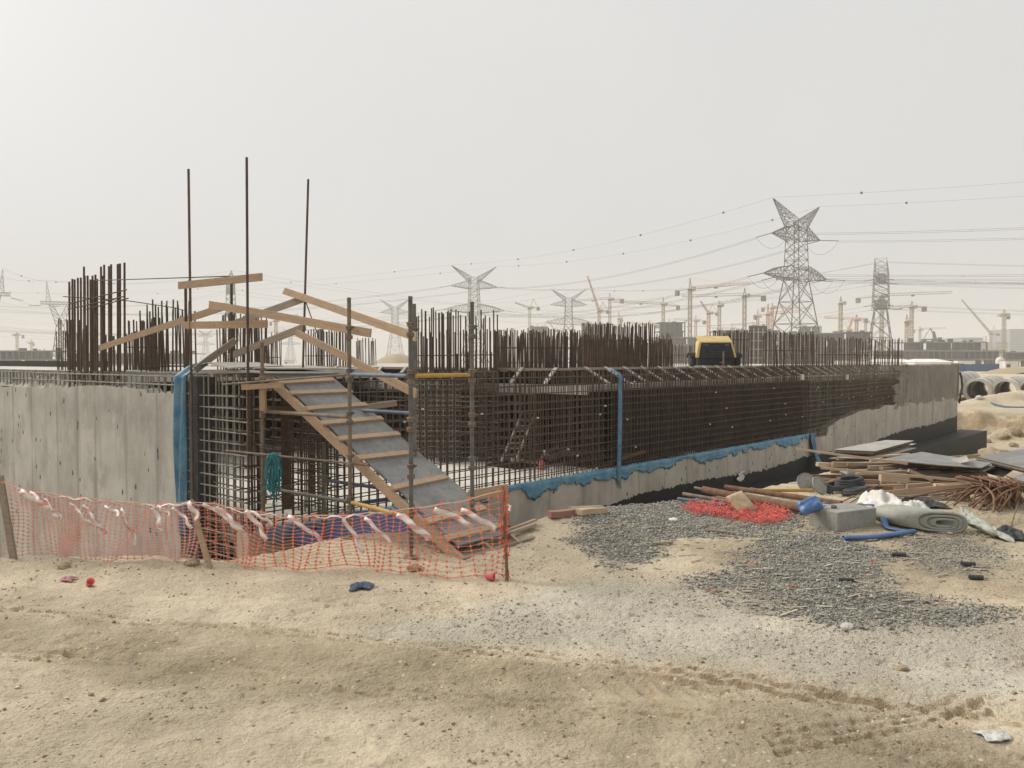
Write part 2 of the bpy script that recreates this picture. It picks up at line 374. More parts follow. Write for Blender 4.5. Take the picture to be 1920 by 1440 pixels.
def cage(name, label, bars, loc, cat="rebar cage", group=None):
    """bars: (part name, a, b, radius, material). At most 100 parts of a name; the rest become one part of kind stuff."""
    t = thing(name, label, cat, loc, group); by = {}
    for q in bars: by.setdefault(q[0], []).append(q)
    for k, l in by.items():
        l.sort(key=lambda q: (Vector(q[1])-Vector((0, 0, EYE))).length)
        for q in l[:100]: bar(k, t, *q[1:])
        rest = l[100:]; mats = {q[4].name: q[4] for q in rest}
        for mn, mt in mats.items():
            mb = MB()
            for q in rest:
                if q[4].name == mn: mb.tube([q[1], q[2]], q[3], 5)
            tag(mb.build(k+"s", mt, t, smooth=False), kind="stuff")
    return t
def jit(a): return random.uniform(-a, a)
# ================================================================== GROUND
CREST = [(-60, 9.0), (-12, 9.0), (-5.5, 8.75), (-3.0, 8.72), (-2.45, 9.15), (-1.95, 9.85), (-1.3, 9.95), (-.7, 9.85), (.25, 10.3), (1.3, 11.55), (2.8, 12.55),
         (3.7, 13.05), (5.3, 14.7), (7, 16.4), (11, 18.2), (16, 19), (30, 21), (60, 24)]
CX = np.array([c[0] for c in CREST]); CY = np.array([c[1] for c in CREST])
def g2(px, py): p = gp(px, py); return (p.x, p.y)
GR1 = [g2(*q) for q in ((1085, 990), (1110, 965), (1180, 950), (1290, 935), (1420, 945), (1510, 975), (1470, 1003), (1330, 1003), (1255, 1012), (1215, 1050), (1150, 1062), (1100, 1020))]
GR2 = [g2(*q) for q in ((1310, 1095), (1400, 1060), (1440, 1010), (1560, 998), (1640, 1035), (1650, 1090), (1660, 1110), (1760, 1125), (1890, 1150), (1850, 1168), (1700, 1165), (1560, 1160), (1430, 1142), (1340, 1110))]
GR3 = [g2(*q) for q in ((1660, 1010), (1800, 998), (1880, 1030), (1865, 1080), (1740, 1070), (1680, 1040))]
PALE = [g2(*q) for q in ((700, 1185), (860, 1160), (960, 1110), (1100, 1092), (1300, 1095), (1450, 1145), (1700, 1172), (1960, 1160), (1960, 1320), (1700, 1290), (1400, 1260), (1150, 1232), (900, 1212))]
DAMP = [g2(*q) for q in ((-80, 1150), (300, 1165), (560, 1188), (900, 1215), (1200, 1255), (1500, 1305), (2000, 1400), (2000, 1520), (1250, 1520), (1100, 1420), (900, 1345), (640, 1318), (300, 1268), (-80, 1205))]
BROWN = [g2(*q) for q in ((1230, 1015), (1480, 985), (1560, 935), (1930, 955), (1930, 1130), (1700, 1105), (1480, 1065), (1330, 1065))]
def land_d(x, y): return y-np.interp(x, CX, CY)
def height(x, y):
    x = np.asarray(x, float); y = np.asarray(y, float)
    e = land_d(x, y)+.35*fbm(x*1.7, y*1.7, 3, 5)
    soft = 1.5+np.clip((x-4)*1.1, 0, 8)
    drop = sstep(-.05, 1, e/soft)
    near = np.exp(-(np.hypot(x, y)/30)**2); mid = np.exp(-(np.hypot(x, y)/75)**2)
    z = .07*fbm(x*.45, y*.45, 3, 11)*near+fbm(x*1.6, y*1.6, 4, 21)*(.10*mid-.065*near)+.05*fbm(x*4.5, y*7, 4, 31)*near+.065*np.maximum(0, fbm(x*11, y*15, 3, 41)-.03)*sstep(-.08, .22, fbm(x*1.1, y*1.6, 3, 47))*near+.02*fbm(x*24, y*30, 2, 43)*near
    # low mound where the gravel was tipped, and the sand by the ramp foot
    z = z+.13*np.exp(-((x-.9)/1.0)**2-((y-10.6)/.9)**2)
    z = z*(1-.85*np.exp(-((x-3.3)/1.5)**4-((y-11.7)/1.3)**4))
    # wheel ruts that cross the foreground
    for (o, dp) in ((0, .045), (.85, .03)):
        c = 5.35+o-.18*x+.05*np.sin(x*1.3)
        z = z-dp*np.exp(-((y-c)/.16)**2)+.5*dp*np.exp(-((y-c-.3)/.12)**2)
        z = z+.011*np.exp(-((y-c)/.17)**2)*np.sin((x+y*.4)*40)*sstep(-.1, .15, fbm(x, y, 3, 77))
    # tyre treads pressed into the damp strip
    for (X_, Y_, dp, n_) in (((-5, -2, 0, 2, 3.6), (7.1, 6.42, 5.82, 5.08, 4.42), .030, 3), ((-5, -2, 0, 2, 3.6), (6.2, 5.6, 5.05, 4.42, 3.9), .024, 3), ((1.4, 2.9), (4.42, 5.02), .032, 3), ((-4, 0, 3), (7.6, 6.75, 6.3), .018, 2)):
        c = np.interp(x, X_, Y_)+.03*np.sin(x*2.1)
        on = (x > X_[0]) & (x < X_[-1])
        for q in range(n_):
            o_ = (q-(n_-1)/2)*.10; z = z-on*dp*np.exp(-((y-c-o_)/.024)**2)*(.8+.2*np.sin((x+.7*y)*50))*sstep(-.3, -.05, fbm(x*.8, y*.8, 3, 101+q))
    zl = z*(1-drop)-2.25*drop
    # desert level beyond the pit
    rx = x-C.x; ry = y-C.y; t = rx*U.x+ry*U.y; s = rx*V.x+ry*V.y
    o = np.hypot(np.maximum(np.maximum(-t, t-38.3), 0), np.maximum(np.maximum(-s, s-30), 0))
    far = sstep(5.0, 9.5, o+1.6*fbm(x*.35, y*.35, 4, 61)+.35*np.clip((t-38), 0, 2))*(e > 0)*np.clip((y-24)/10, 0, 1)
    ledge = .55*fbm(x*.8, y*.8, 5, 71)+.5*fbm(x*.25, y*.25, 2, 72)
    zf = -.72+.35*fbm(x*.05, y*.05, 3, 81)*np.exp(-(np.hypot(x, y)/120)**2)
    z = zl*(1-far)+zf*far+ledge*(far*(1-far))*5.5+.75*np.maximum(-.12, fbm(x*1.3, y*1.6, 5, 74))*sstep(.02, .2, far*(1-far))+.16*fbm(x*.7, y*.9, 5, 73)*mid*far
    # spoil heap in front of the stacked pipes
    z = z+1.0*np.exp(-((x-31.5)/3.0)**2-((y-51.0)/1.3)**2)*(1+.5*fbm(x*.8, y*.8, 3, 83))
    ins = sstep(.2, -.6, o+(e < 0)*9)            # under the building
    return np.where(o < .9, np.minimum(z, PIT), z)
def gz(x, y): return float(height(np.array([x]), np.array([y]))[0])
def gpt(px, py, up=0):                        # pixel to the modelled ground
    r = ray(px, py); ds = np.concatenate([np.arange(3.5, 22, .16), np.arange(22, 130, .8)]); k = ds/r.y
    zz = EYE+r.z*k-height(r.x*k, ds); i = int(np.argmax(zz <= 0)) if (zz <= 0).any() else len(ds)-1
    ds = np.linspace(ds[max(i-1, 0)], ds[i], 24); k = ds/r.y; zz = EYE+r.z*k-height(r.x*k, ds); i = int(np.argmax(zz <= 0)) if (zz <= 0).any() else len(ds)-1
    d = float(ds[i]); p = Vector((r.x*d/r.y, d, 0)); p.z = gz(p.x, p.y)+up; return p
def build_ground():
    radii = [1.6]
    while radii[-1] < 1650: radii.append(radii[-1]*(1.0046 if radii[-1] < 13 else 1.0045 if 36 < radii[-1] < 54 else 1.011))
    r = np.array(radii); a = np.concatenate([np.arange(-180, -44, 4.0), np.arange(-44, 44, .12), np.arange(44, 180.1, 4.0)])*math.pi/180
    A, RR = np.meshgrid(a, r); X = RR*np.sin(A); Y = RR*np.cos(A); Z = height(X, Y)
    n, m = X.shape; v = np.stack([X, Y, Z], -1).reshape(-1, 3)
    i, j = np.meshgrid(np.arange(n-1), np.arange(m-1), indexing='ij'); q = (i*m+j).ravel()
    f = np.stack([q, q+1, q+m+1, q+m], -1)[:, ::-1]
    c0 = len(v); v = np.vstack([v, [[0, 0, gz(0, 0)]]])
    me = bpy.data.meshes.new("ground"); nf = len(f)
    fan = np.stack([np.arange(m-1), np.full(m-1, c0), np.arange(1, m)], -1)[:, ::-1]
    me.vertices.add(len(v)); me.vertices.foreach_set("co", v.ravel())
    me.loops.add(nf*4+len(fan)*3); me.loops.foreach_set("vertex_index", np.concatenate([f.ravel(), fan.ravel()]))
    me.polygons.add(nf+len(fan)); ls = np.concatenate([np.arange(nf)*4, nf*4+np.arange(len(fan))*3]); me.polygons.foreach_set("loop_start", ls)
    me.polygons.foreach_set("use_smooth", np.ones(nf+len(fan), bool)); me.update(); me.validate()
    x, y = v[:, 0], v[:, 1]; k = (np.hypot(x, y) < 40)
    g = np.zeros(len(v)); p = np.zeros(len(v)); d = np.zeros(len(v))
    xs, ys = x[k], y[k]
    gg = np.maximum(np.maximum(polymask(xs, ys, GR1, .28), polymask(xs, ys, GR2, .3)), .65*polymask(xs, ys, GR3, .35)); g[k] = gg*(.55+.9*np.clip(vnoise(xs*3, ys*3, 7), 0, 1)).clip(0, 1)
    p[k] = polymask(xs, ys, PALE, .35)*.9; d[k] = np.maximum(polymask(xs, ys, DAMP, .22), .9*polymask(xs, ys, BROWN, .4))*np.clip(.62+1.1*fbm(xs*.9, ys*1.6, 3, 55), 0, 1)
    bm_ = (np.hypot(x, y) > 33) & (np.hypot(x, y) < 62) & (x > 10); d[bm_] = (.95*sstep(-2.3, -2.0, v[bm_, 2])*sstep(-.72, -1.0, v[bm_, 2])*np.clip(.75+1.6*fbm(x[bm_]*.5, y[bm_]*.5, 3, 57), 0, 1)); d[bm_] = np.maximum(d[bm_], .4*vnoise(x[bm_]*.5, y[bm_]*.5, 58))
    ca = me.color_attributes.new("zone", 'FLOAT_COLOR', 'POINT')
    ca.data.foreach_set("color", np.stack([g, p, d, np.ones(len(v))], -1).astype(np.float32).ravel())
    me.materials.append(M_GROUND); o = bpy.data.objects.new("ground", me); COL.objects.link(o); tag(o, kind="structure")
build_ground()
# ---- loose stones: crushed rock and crumbs
def stones(name, P, size, mat, label, cat, flat=.6):
    n = len(P); T = np.array([(1, 0, 0), (-1, 0, 0), (0, 1, 0), (0, -1, 0), (0, 0, 1), (0, 0, -1)], float)
    fs = np.array([(0, 2, 4), (2, 1, 4), (1, 3, 4), (3, 0, 4), (2, 0, 5), (1, 2, 5), (3, 1, 5), (0, 3, 5)])
    sc = size[:, None, None]*np.stack([rng.uniform(.6, 1.3, (n, 6)), rng.uniform(.6, 1.3, (n, 6)), rng.uniform(.4, .9, (n, 6))*flat/.6], -1)
    v = T[None]*sc+rng.normal(0, .16, (n, 6, 3))*size[:, None, None]
    a = rng.uniform(0, 6.28, n); ca, sa = np.cos(a), np.sin(a); tl = rng.normal(0, .35, n)
    x = v[..., 0]*ca[:, None]-v[..., 1]*sa[:, None]; y = v[..., 0]*sa[:, None]+v[..., 1]*ca[:, None]; z = v[..., 2]+x*np.tan(tl)[:, None]*.6
    v = np.stack([x, y, z], -1)+np.stack([P[:, 0], P[:, 1], height(P[:, 0], P[:, 1])+size*.18], -1)[:, None]
    f = (fs[None]+6*np.arange(n)[:, None, None]).reshape(-1, 3); v = v.reshape(-1, 3)
    me = bpy.data.meshes.new(name); me.vertices.add(len(v)); me.vertices.foreach_set("co", v.ravel()); me.loops.add(f.size); me.loops.foreach_set("vertex_index", f.ravel())
    me.polygons.add(len(f)); me.polygons.foreach_set("loop_start", np.arange(len(f))*3); me.update(); me.materials.append(mat)
    o = bpy.data.objects.new(name, me); COL.objects.link(o); tag(o, label, cat, kind="stuff")
def scatter(P, n, soft=.3):
    P_ = np.array(P); lo = P_.min(0)-.4; hi = P_.max(0)+.4; out = []
    while sum(map(len, out)) < n:
        q = rng.uniform(lo, hi, (n*2, 2)); k = rng.uniform(0, 1, len(q)) < polymask(q[:, 0], q[:, 1], P, soft)*np.clip(.45+1.6*fbm(q[:, 0]*1.4, q[:, 1]*1.4, 3, 14), .03, 1); out.append(q[k])
    return np.vstack(out)[:n]
for P_, n_, ls_, mn, mxx in ((GR1, 17000, "dark grey crushed stone tipped by the wall", .006, .026), (GR2, 19000, "grey crushed stone spread in front of the concrete block", .006, .022), (GR3, 3600, "thin scatter of grey crushed stone beside the felt roll", .005, .018)):
    q = scatter(P_, n_); stones("gravel", q, mn+(mxx-mn)*rng.random(n_)**2.8, M_GRAVEL, ls_, "gravel")
q = np.stack([rng.uniform(-6, 7.5, 60000), rng.uniform(3.6, 13.0, 60000)], -1); q = q[(land_d(q[:, 0], q[:, 1]) < -.05) & (np.abs(q[:, 0]) < q[:, 1]*.68)]
k = rng.random(len(q)) < np.clip(.25+2.2*fbm(q[:, 0]*1.3, q[:, 1]*2.4, 4, 19), .02, 1); q = q[k]
stones("sand_crumbs", q, .003+.015*rng.random(len(q))**6, M_CLOD, "crumbs of dried sand and pale chips strewn over the bare ground", "crumbs")
q = scatter(PALE, 2600, .5); stones("stone_chips", q, .004+.012*rng.random(2600)**3, M_CHIP, "pale grey stone chips over the light ground", "chips")
# chips and splinters of wood by the rubbish
def splinters():
    m = MB()
    for _ in range(240):
        px = random.gauss(1560, 190); py = random.uniform(955, 1160) if px > 1300 else random.uniform(985, 1080)
        if px > 1915: continue
        p = gpt(px, py, .012); a = random.uniform(-.7, .7); l = random.choice((.05, .08, .12, .2)); d = Vector((math.cos(a), math.sin(a), jit(.1)))
        m.beam(p-d*l/2, p+d*l/2, random.uniform(.006, .02), .006)
    tag(m.build("wood_splinters", M_CHIP), "pale wood splinters littering the ground by the rubbish", "splinters", kind="stuff")
splinters()
# ================================================================== BASEMENT UNDER CONSTRUCTION
ANG = math.atan2(U.y, U.x)
def profile_wall(name, axis, a0, a1, thick_dir, th, z0, ztop, mat, step=.12, label=None, rot=0):
    """wall along axis (U or V) from a0 to a1, outer face on the line, ragged top ztop(a)."""
    m = MB(); n = max(2, int((a1-a0)/step)); pts = []
    o = C
    for i in range(n+1):
        a = a0+(a1-a0)*i/n; pts.append((o+axis*a, ztop(a)))
    P = []
    rows = []
    for off in (Vector((0, 0, 0)), thick_dir*th):
        rows.append([p+off+Vector((0, 0, z0)) for p, _ in pts]); rows.append([p+off+Vector((0, 0, z+(jit(.03) if off.length else 0))) for p, z in pts])
    ob, ot, ib, it = rows
    m.grid([ob, ot]); m.grid([ot, it]); m.grid([it, ib])
    for k in (0, -1):
        m.add([ob[k], ot[k], it[k], ib[k]], [(0, 1, 2, 3)])
    ob_ = m.build(name, mat, rot=rot, base=o+axis*a0+Vector((0, 0, z0)))
    bm = bmesh.new(); bm.from_mesh(ob_.data); bmesh.ops.remove_doubles(bm, verts=bm.verts, dist=1e-4); bmesh.ops.recalc_face_normals(bm, faces=bm.faces); bm.to_mesh(ob_.data); bm.free()
    return ob_
# footing, floor
m = MB(); m.wbox(.4, 39.5, -1.05, 31, PIT-.1, RAFT)
tag(m.build("concrete_footing", M_BLACK), "dark coated footing that steps out below the long wall", "footing")
m = MB(); m.wbox(.31, 36, .31, 30, FLOOR-.3, FLOOR+.0)
tag(m.build("floor", M_FLOOR), kind="structure")
# left wall, cast nearly to full height
lw = profile_wall("concrete_wall", V, 1.9, 31, U, .3, PIT, lambda a: 1.6+.03*fbm(np.array([a*1.3]), np.array([1.0]), 3, 3)[0]*3+(-.06 if a < 3.1 else 0)+.05*math.sin(a*.5), M_WALL, rot=ANG+math.pi/2)
tag(lw, "tall bare concrete wall with vertical seams left of the blue sheet", "wall")
# long right wall: low lift, then a ragged higher lift
def ztop_r(a):
    if a < 19.5: return FLOOR+.035*math.sin(a*1.1)+(.05 if 3.2 < a < 4.2 else 0)
    q = float(sstep(19.5, 24.5, np.array(a))); return FLOOR-.35*(1-q)*(1 if a < 21.2 else 0.3)*(a-19.5)/1.7*(a < 21.2)+.55*q+.09*fbm(np.array([a*1.4]), np.array([4.0]), 3, 8)[0]*3*q
rw = profile_wall("concrete_wall", U, -.02, 38.3, V, .3, PIT, ztop_r, M_WALL2, rot=ANG)
tag(rw, "long low concrete wall base running away to the right", "wall")
# bitumen coat on the right wall: a sheet proud of the face with a ragged upper edge
m = MB(); P = [[], []]; n = 700
for i in range(n+1):
    a = 3.0+35.25*i/n; e = fbm(np.array([a*3.1]), np.array([2.0]), 5, 33)[0]
    z = -.95+.11*e+.03*jit(1)+(.27*float(sstep(22, 36, np.array(a))))+.05*math.sin(a*.7)
    P[0].append(W(a, -.006, PIT)); P[1].append(W(a, -.006, z))
m.grid(P); o = m.build("bitumen_coat", M_BLACK, rw, thick=.006)
def reparent(o, p):       # child of a rotated parent: keep it where it stands
    o.parent = p; o.matrix_parent_inverse = Matrix.Identity(4); o.location = (0, 0, 0)
    inv = (Matrix.Translation(p.location) @ Matrix.Rotation(p.rotation_euler.z, 4, 'Z')).inverted()
    tr = Matrix.Translation(p.location); o.data.transform(inv @ tr)
reparent(o, rw)
# crust of spilled concrete along the top of the left wall
m = MB(); P = []
for i in range(260):
    a = 2.6+14*i/259; zt = 1.70+.13*fbm(np.array([a*2.3]), np.array([5.0]), 4, 66)[0]*2+.03*jit(1)-(.12 if a < 3.4 else 0); row = []
    for j, (tt, q) in enumerate(((.02, 0), (.05, .6), (.11, 1), (.2, 1.0), (.26, .55), (.29, 0))): row.append(W(tt+.02*jit(1), a, 1.56+(zt-1.56)*q+.02*jit(1)*q))
    P.append(row)
m.grid(P); o = m.build("concrete_crust", M_WALL, lw); reparent(o, lw)
# mortar smeared mesh over the far part of the right wall
m = MB(); P = []; na, nz = 120, 26
for j in range(nz+1):
    row = []
    for i in range(na+1):
        a = 28.6+9.7*i/na; zb = .2+.1*fbm(np.array([a*1.8]), np.array([9.0]), 3, 44)[0]*2; q = j/nz
        edge = (1-i/na)**6*(1.3*fbm(np.array([q*4.0]), np.array([3.0]), 4, 46)[0]-.3*jit(1))
        row.append(W(a+edge*2, .025+.03*fbm(np.array([a*2]), np.array([q*4]), 3, 45)[0], zb+(1.88-zb)*q+(.05*jit(1) if j == nz else 0)))
    P.append(row)
m.grid(P); o = m.build("mortar_mesh", M_MESHW, thick=.05, rot=ANG, base=W(28.6, 0, .2)); tag(o, "grey mortar smeared mesh panel at the far end of the long wall", "wall mesh")
# end stop timber and stub of the far end
m = MB(); m.wbox(38.31, 38.37, -.04, .32, .3, 1.95); tag(m.build("stop_end_board", M_PINEG), "upright stop end board closing the far end of the long wall", "board")
m = MB(); m.tube([W(38.42, -.06, 1.5), W(38.6, -.1, 1.2), W(38.66, -.12, .8), W(38.5, -.08, .35), W(38.42, -.05, 0)], .05, 7)
tag(m.build("cable_loop", M_RUBBER, smooth=True), "dark hose loop hanging at the far end of the long wall", "hose")
# ---- suspended slab with its formwork
SE = 8.8
st = thing("suspended_slab", "pale concrete upper slab carried over the open basement bay", "slab", W(20, 8, 1.5))
m = MB(); m.wbox(SE, 38, 1.25, 31, 1.62, SLAB-.02); m.wbox(.31, SE, 7.6, 31, 1.62, SLAB-.02); m.build("slab", M_SLAB, st)
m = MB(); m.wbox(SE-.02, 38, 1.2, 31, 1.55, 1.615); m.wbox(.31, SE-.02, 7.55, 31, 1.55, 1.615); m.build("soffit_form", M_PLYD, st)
m = MB(); m.wbox(SE-.62, SE-.03, .3, 31, 1.50, 1.54); m.wbox(SE-.62, 34, .36, 1.19, 1.50, 1.54); m.build("ledge_form", M_PLYL, st)
m = MB(); m.wbox(SE-.66, SE-.625, .3, 31, 1.36, 1.56); m.wbox(SE-.62, 34, .31, .355, 1.42, 1.56); m.build("ledge_edge", M_PLYL, st)
m = MB(); m.wbox(SE-.1, SE-.022, 1.15, 31, 1.625, 1.90); m.build("edge_board", M_PLYD, st)
m = MB(); m.wbox(SE-.1, 30, 1.16, 1.245, 1.625, 1.90); m.build("edge_board", M_PLYD, st)
m = MB(); m.beam(W(SE-.16, 1.1, 1.885), W(SE-.16, 22, 1.885), .07, .06); m.build("top_rail", M_PINEG, st)
m = MB(); m.beam(W(SE-.15, 1.1, 1.905), W(30, 1.1, 1.905), .07, .05); m.build("top_rail", M_PINEG, st)
for i in range(20):
    q = 1.5+i*1.0; m = MB(); m.beam(W(SE-.2, q, 1.92), W(SE-.62, q, 1.565), .10, .03); m.build("strut", M_PLYL, st)
for i in range(27):
    q = SE+.3+i*.78; m = MB(); m.beam(W(q, 1.06, 1.935), W(q, .38, 1.57), .10, .03); m.build("strut", M_PLYL, st)
# beam side forms below the slab edge and dark panels of the wall form behind the bars
m = MB(); m.wbox(SE+.02, SE+.08, 1.3, 22, .98, 1.54)
tag(m.build("beam_form", M_PLYD), "dark ply beam side under the edge of the upper slab", "formwork")
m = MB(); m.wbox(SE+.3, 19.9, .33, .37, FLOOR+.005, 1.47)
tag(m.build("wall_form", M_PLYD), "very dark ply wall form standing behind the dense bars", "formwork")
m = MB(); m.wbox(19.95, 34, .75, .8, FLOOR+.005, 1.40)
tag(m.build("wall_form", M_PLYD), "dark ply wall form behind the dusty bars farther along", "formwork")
m = MB(); m.wbox(12.6, 12.7, .8, 30, FLOOR+.005, 1.545)  # added backing form, blocks the depth so the space under the slab reads dark
tag(m.build("wall_form", M_PLYD), "dark ply wall form added deep under the upper slab to keep it dark", "formwork")
m = MB(); m.wbox(4.2, 4.3, 14.5, 30, SLAB+.005-.02, 2.07); tag(m.build("upstand_form", M_PLYD), "long black upstand form on the pale slab at the far left", "formwork")
# deck and floor props
def prop():
    t = thing("floor_prop", "thin grey steel prop under the dark slab edge", "prop", (0, 0, FLOOR), "steel props under the slab")
    m = MB(); m.tube([(0, 0, FLOOR+.01), (0, 0, FLOOR+1.0)], .03, 8); m.build("outer_tube", M_GALV, t)
    m = MB(); m.tube([(0, 0, FLOOR+1.0), (0, 0, 1.54)], .024, 8); m.build("inner_tube", M_SCRUST, t)
    m = MB(); m.obox((0, 0, FLOOR+.005), (.15, 0, 0), (0, .15, 0), (0, 0, .01)); m.build("base_plate", M_GALV, t)
    m = MB(); m.lathe([(.0, -.04), (.045, -.04), (.045, .04), (0, .04)], (0, 0, FLOOR+1.0), 10); m.build("collar", M_SCRUST, t)
    return t
p0 = prop(); first = True
for tt in (9.3, 10.6, 12.0):
    for ss in (1.7, 3.0, 4.6, 6.4, 8.2, 10.4, 12.6):
        c = p0 if first else copy_tree(p0); first = False; q = W(tt+jit(.1), ss+jit(.1), FLOOR); c.location = q
# ---- bar cages of the walls
def grid_bars(tfun, a0, a1, step, z0f, z1f, hz, layers, mv, mh, rv=.011, rh=.009, wob=.012, hook=True):
    B = []
    for off in layers:
        a = a0+jit(.02)
        while a < a1:
            l = jit(.02); zt = z1f+jit(.02)
            B.append(("vertical_bar", tfun(a, off, z0f(a)), tfun(a+l, off+jit(.008), zt), rv, mv))
            a += step*random.uniform(.8, 1.2)
        for z in hz:
            n = max(1, int((a1-a0)/2.4)); pz = z+jit(.015)
            for i in range(n):
                q0 = a0+(a1-a0)*i/n-.1; q1 = a0+(a1-a0)*(i+1)/n+.1; nz = z+jit(wob)
                if q1 > a1: q1 = a1
                B.append(("horizontal_bar", tfun(q0, off-.02, pz), tfun(q1, off-.02, nz), rh, mh)); pz = nz
    if hook:
        a = a0
        while a < a1:
            B.append(("link_bar", tfun(a, layers[0], z1f+.01), tfun(a, layers[-1], z1f+.012), rv*.9, mv)); a += step*2
    return B
rt = lambda a, off, z: W(a, off, z)
lt = lambda a, off, z: W(off, a, z)
hz = [FLOOR+.12+.158*i for i in range(13)]
cage("wall_cage", "cement splashed bar cage at the corner beside the blue sheet", grid_bars(lt, .1, 1.86, .17, lambda a: FLOOR-1.6, 1.88, [FLOOR-1.2+.16*i for i in range(20)], (.04, .24), M_CEMBAR, M_CEMBAR, .013, .011), W(0, 1, -.2))
cage("wall_cage", "open rusty bar cage beside the ramp, light floor showing through", grid_bars(rt, .05, 8.72, .155, lambda a: FLOOR-.02, 1.88, hz, (.05, .25), M_RUST, M_RUST), W(4, .1, -.2))
cage("wall_cage", "dense rusty bar cage in front of the dark ply, right of the upright blue strip", grid_bars(rt, 8.95, 19.6, .115, lambda a: FLOOR-.02, 1.88, hz, (.05, .25), M_RUST, M_RUST), W(14, .1, -.2))
cage("wall_cage", "dusty bent bar cage above the ragged concrete, farther along", grid_bars(rt, 19.7, 29.2, .13, lambda a: ztop_r(a)-.03, 1.88, [FLOOR+.0+.15*i for i in range(14)], (.05, .25), M_HALFBAR, M_HALFBAR, wob=.05), W(24, .1, 0))
B = grid_bars(lt, 2.2, 16, .2, lambda a: 1.55, 1.88, [1.72, 1.86], (.05, .25), M_CEMBAR, M_CEMBAR, .014, .012, hook=True)
cage("wall_top_bars", "stubby cement crusted bars along the top of the tall concrete wall", B, W(.1, 9, 1.55))
m = MB(); m.wbox(.04, .28, 3.3, 16, 1.62, 1.66); 
# inner corner cage and slab edge bars behind the ramp
cage("wall_cage", "inner rusty bar cage set back behind the corner", grid_bars(lt, .3, 2.1, .2, lambda a: FLOOR, 1.8, hz, (1.5, 1.7), M_RUST, M_RUST, .012, .010), W(1.6, 1.5, FLOOR))
cage("wall_cage", "low rusty bar mat standing at the slab edge behind the ramp", grid_bars(lt, 1.6, 11, .19, lambda a: FLOOR, 1.5, [FLOOR+.2+.2*i for i in range(8)], (SE-.75, SE-.95), M_RUST, M_RUST, .011, .010, hook=False), W(SE-.8, 7, FLOOR))
# ---- starter bars and column cages
def starters(label, x0, x1, ytop, d, n, zb=SLAB-.02, rows=2, depth=.35, r=.013, mat=M_RUST, hts=(0, .3), links=(.15,), dirv=None, name="starter_bars", cat="starter bars", group=None, lean=.03, d1=None):
    d1 = d1 or d; a = pt(x0, 675, d); b = pt(x1, 675, d1); B = []
    for rw_ in range(rows):
        for i in range(n):
            q = (i+.5*jit(.7))/max(1, n-1); dd = d+(d1-d)*q; p = a.lerp(b, q); p = p+Vector((0, 1, 0))*(depth*rw_/max(1, rows-1) if rows > 1 else 0)
            zt = pt(0, ytop, dd).z-random.choice(hts)*random.uniform(.7, 1.1)+jit(.03)
            B.append(("vertical_bar", (p.x, p.y, zb), (p.x+jit(lean), p.y+jit(lean), zt), r*random.uniform(.9, 1.15), mat))
    for h in links:
        for rw_ in range(rows):
            off = Vector((0, (depth*rw_/max(1, rows-1) if rows > 1 else 0)-.02, zb+h))
            p = Vector((a.x, a.y, 0))+off; q = Vector((b.x, b.y, 0))+off; B.append(("link_bar", p, q, r*.7, mat))
        p = Vector((a.x, a.y, zb+h)); B.append(("link_bar", p, p+Vector((0, depth, 0)), r*.7, mat)); p = Vector((b.x, b.y, zb+h)); B.append(("link_bar", p, p+Vector((0, depth, 0)), r*.7, mat))
    return cage(name, label, B, ((a.x+b.x)/2, (a.y+b.y)/2, zb), cat, group)
starters("low bundle of starter bars left of the tall dark column bars", 107, 137, 598, 18, 9, r=.012, links=())
# tall column bars on the left wall
B = []
TB = ((130, 528.6), (135.7, 523), (140, 524), (146, 521), (151.6, 520.5), (157.5, 500), (159, 517), (164.4, 516.7), (169.6, 524), (173.6, 517), (179, 515), (177, 525), (182, 523), (189.5, 500), (191.5, 517), (195.4, 496.5), (204.4, 499), (208.5, 495.6), (206.6, 519), (220.8, 495), (225, 494), (223, 516.7), (233.5, 492.5), (198, 628), (213, 630), (148, 600), (161, 610), (180, 560), (178.5, 540))
for i, (px, py) in enumerate(TB):
    q = on_plane(px+.012*(py-480), 710, W(.06+.2*(i % 2), 0, 0), U); tp_ = pt(px, py, q.y+.01); B.append(("vertical_bar", (q.x, q.y, 1.5), tp_, .0185, M_RUST))
for z, a_, b_ in ((3.02, 6.05, 3.7), (3.12, 6.0, 3.65), (2.98, 5.4, 3.6)):
    B.append(("link_bar", W(.04, a_, z), W(.03, b_, z+.12), .010, M_RUST))
cage("column_bars", "tallest group of dark column bars rising out of the left wall", B, W(.15, 4.8, 1.5), "column bars")
starters("rusty starter bars right of the tallest column group, behind the sloping board", 237, 292, 600, 18, 20, r=.014, links=(.5,))
starters("loose tall starter bars left of the first long pole", 267, 352, 564, 15.6, 13, r=.014, hts=(0, .1, .18, .35), links=(.1,))
starters("starter bars seen between the two left long poles", 408, 492, 588, 18.5, 19, r=.014, links=(.45,))
starters("small starter bars right of the middle long pole", 494, 522, 622, 26, 8, r=.015, links=(.3,))
starters("starter bars under the joint of the two far handrails", 570, 652, 617, 26, 20, r=.016, hts=(0, .1), links=(.35,))
starters("small far bar group between the two scaffold tubes", 668, 702, 634, 32, 8, r=.017, hts=(0, .1), links=())
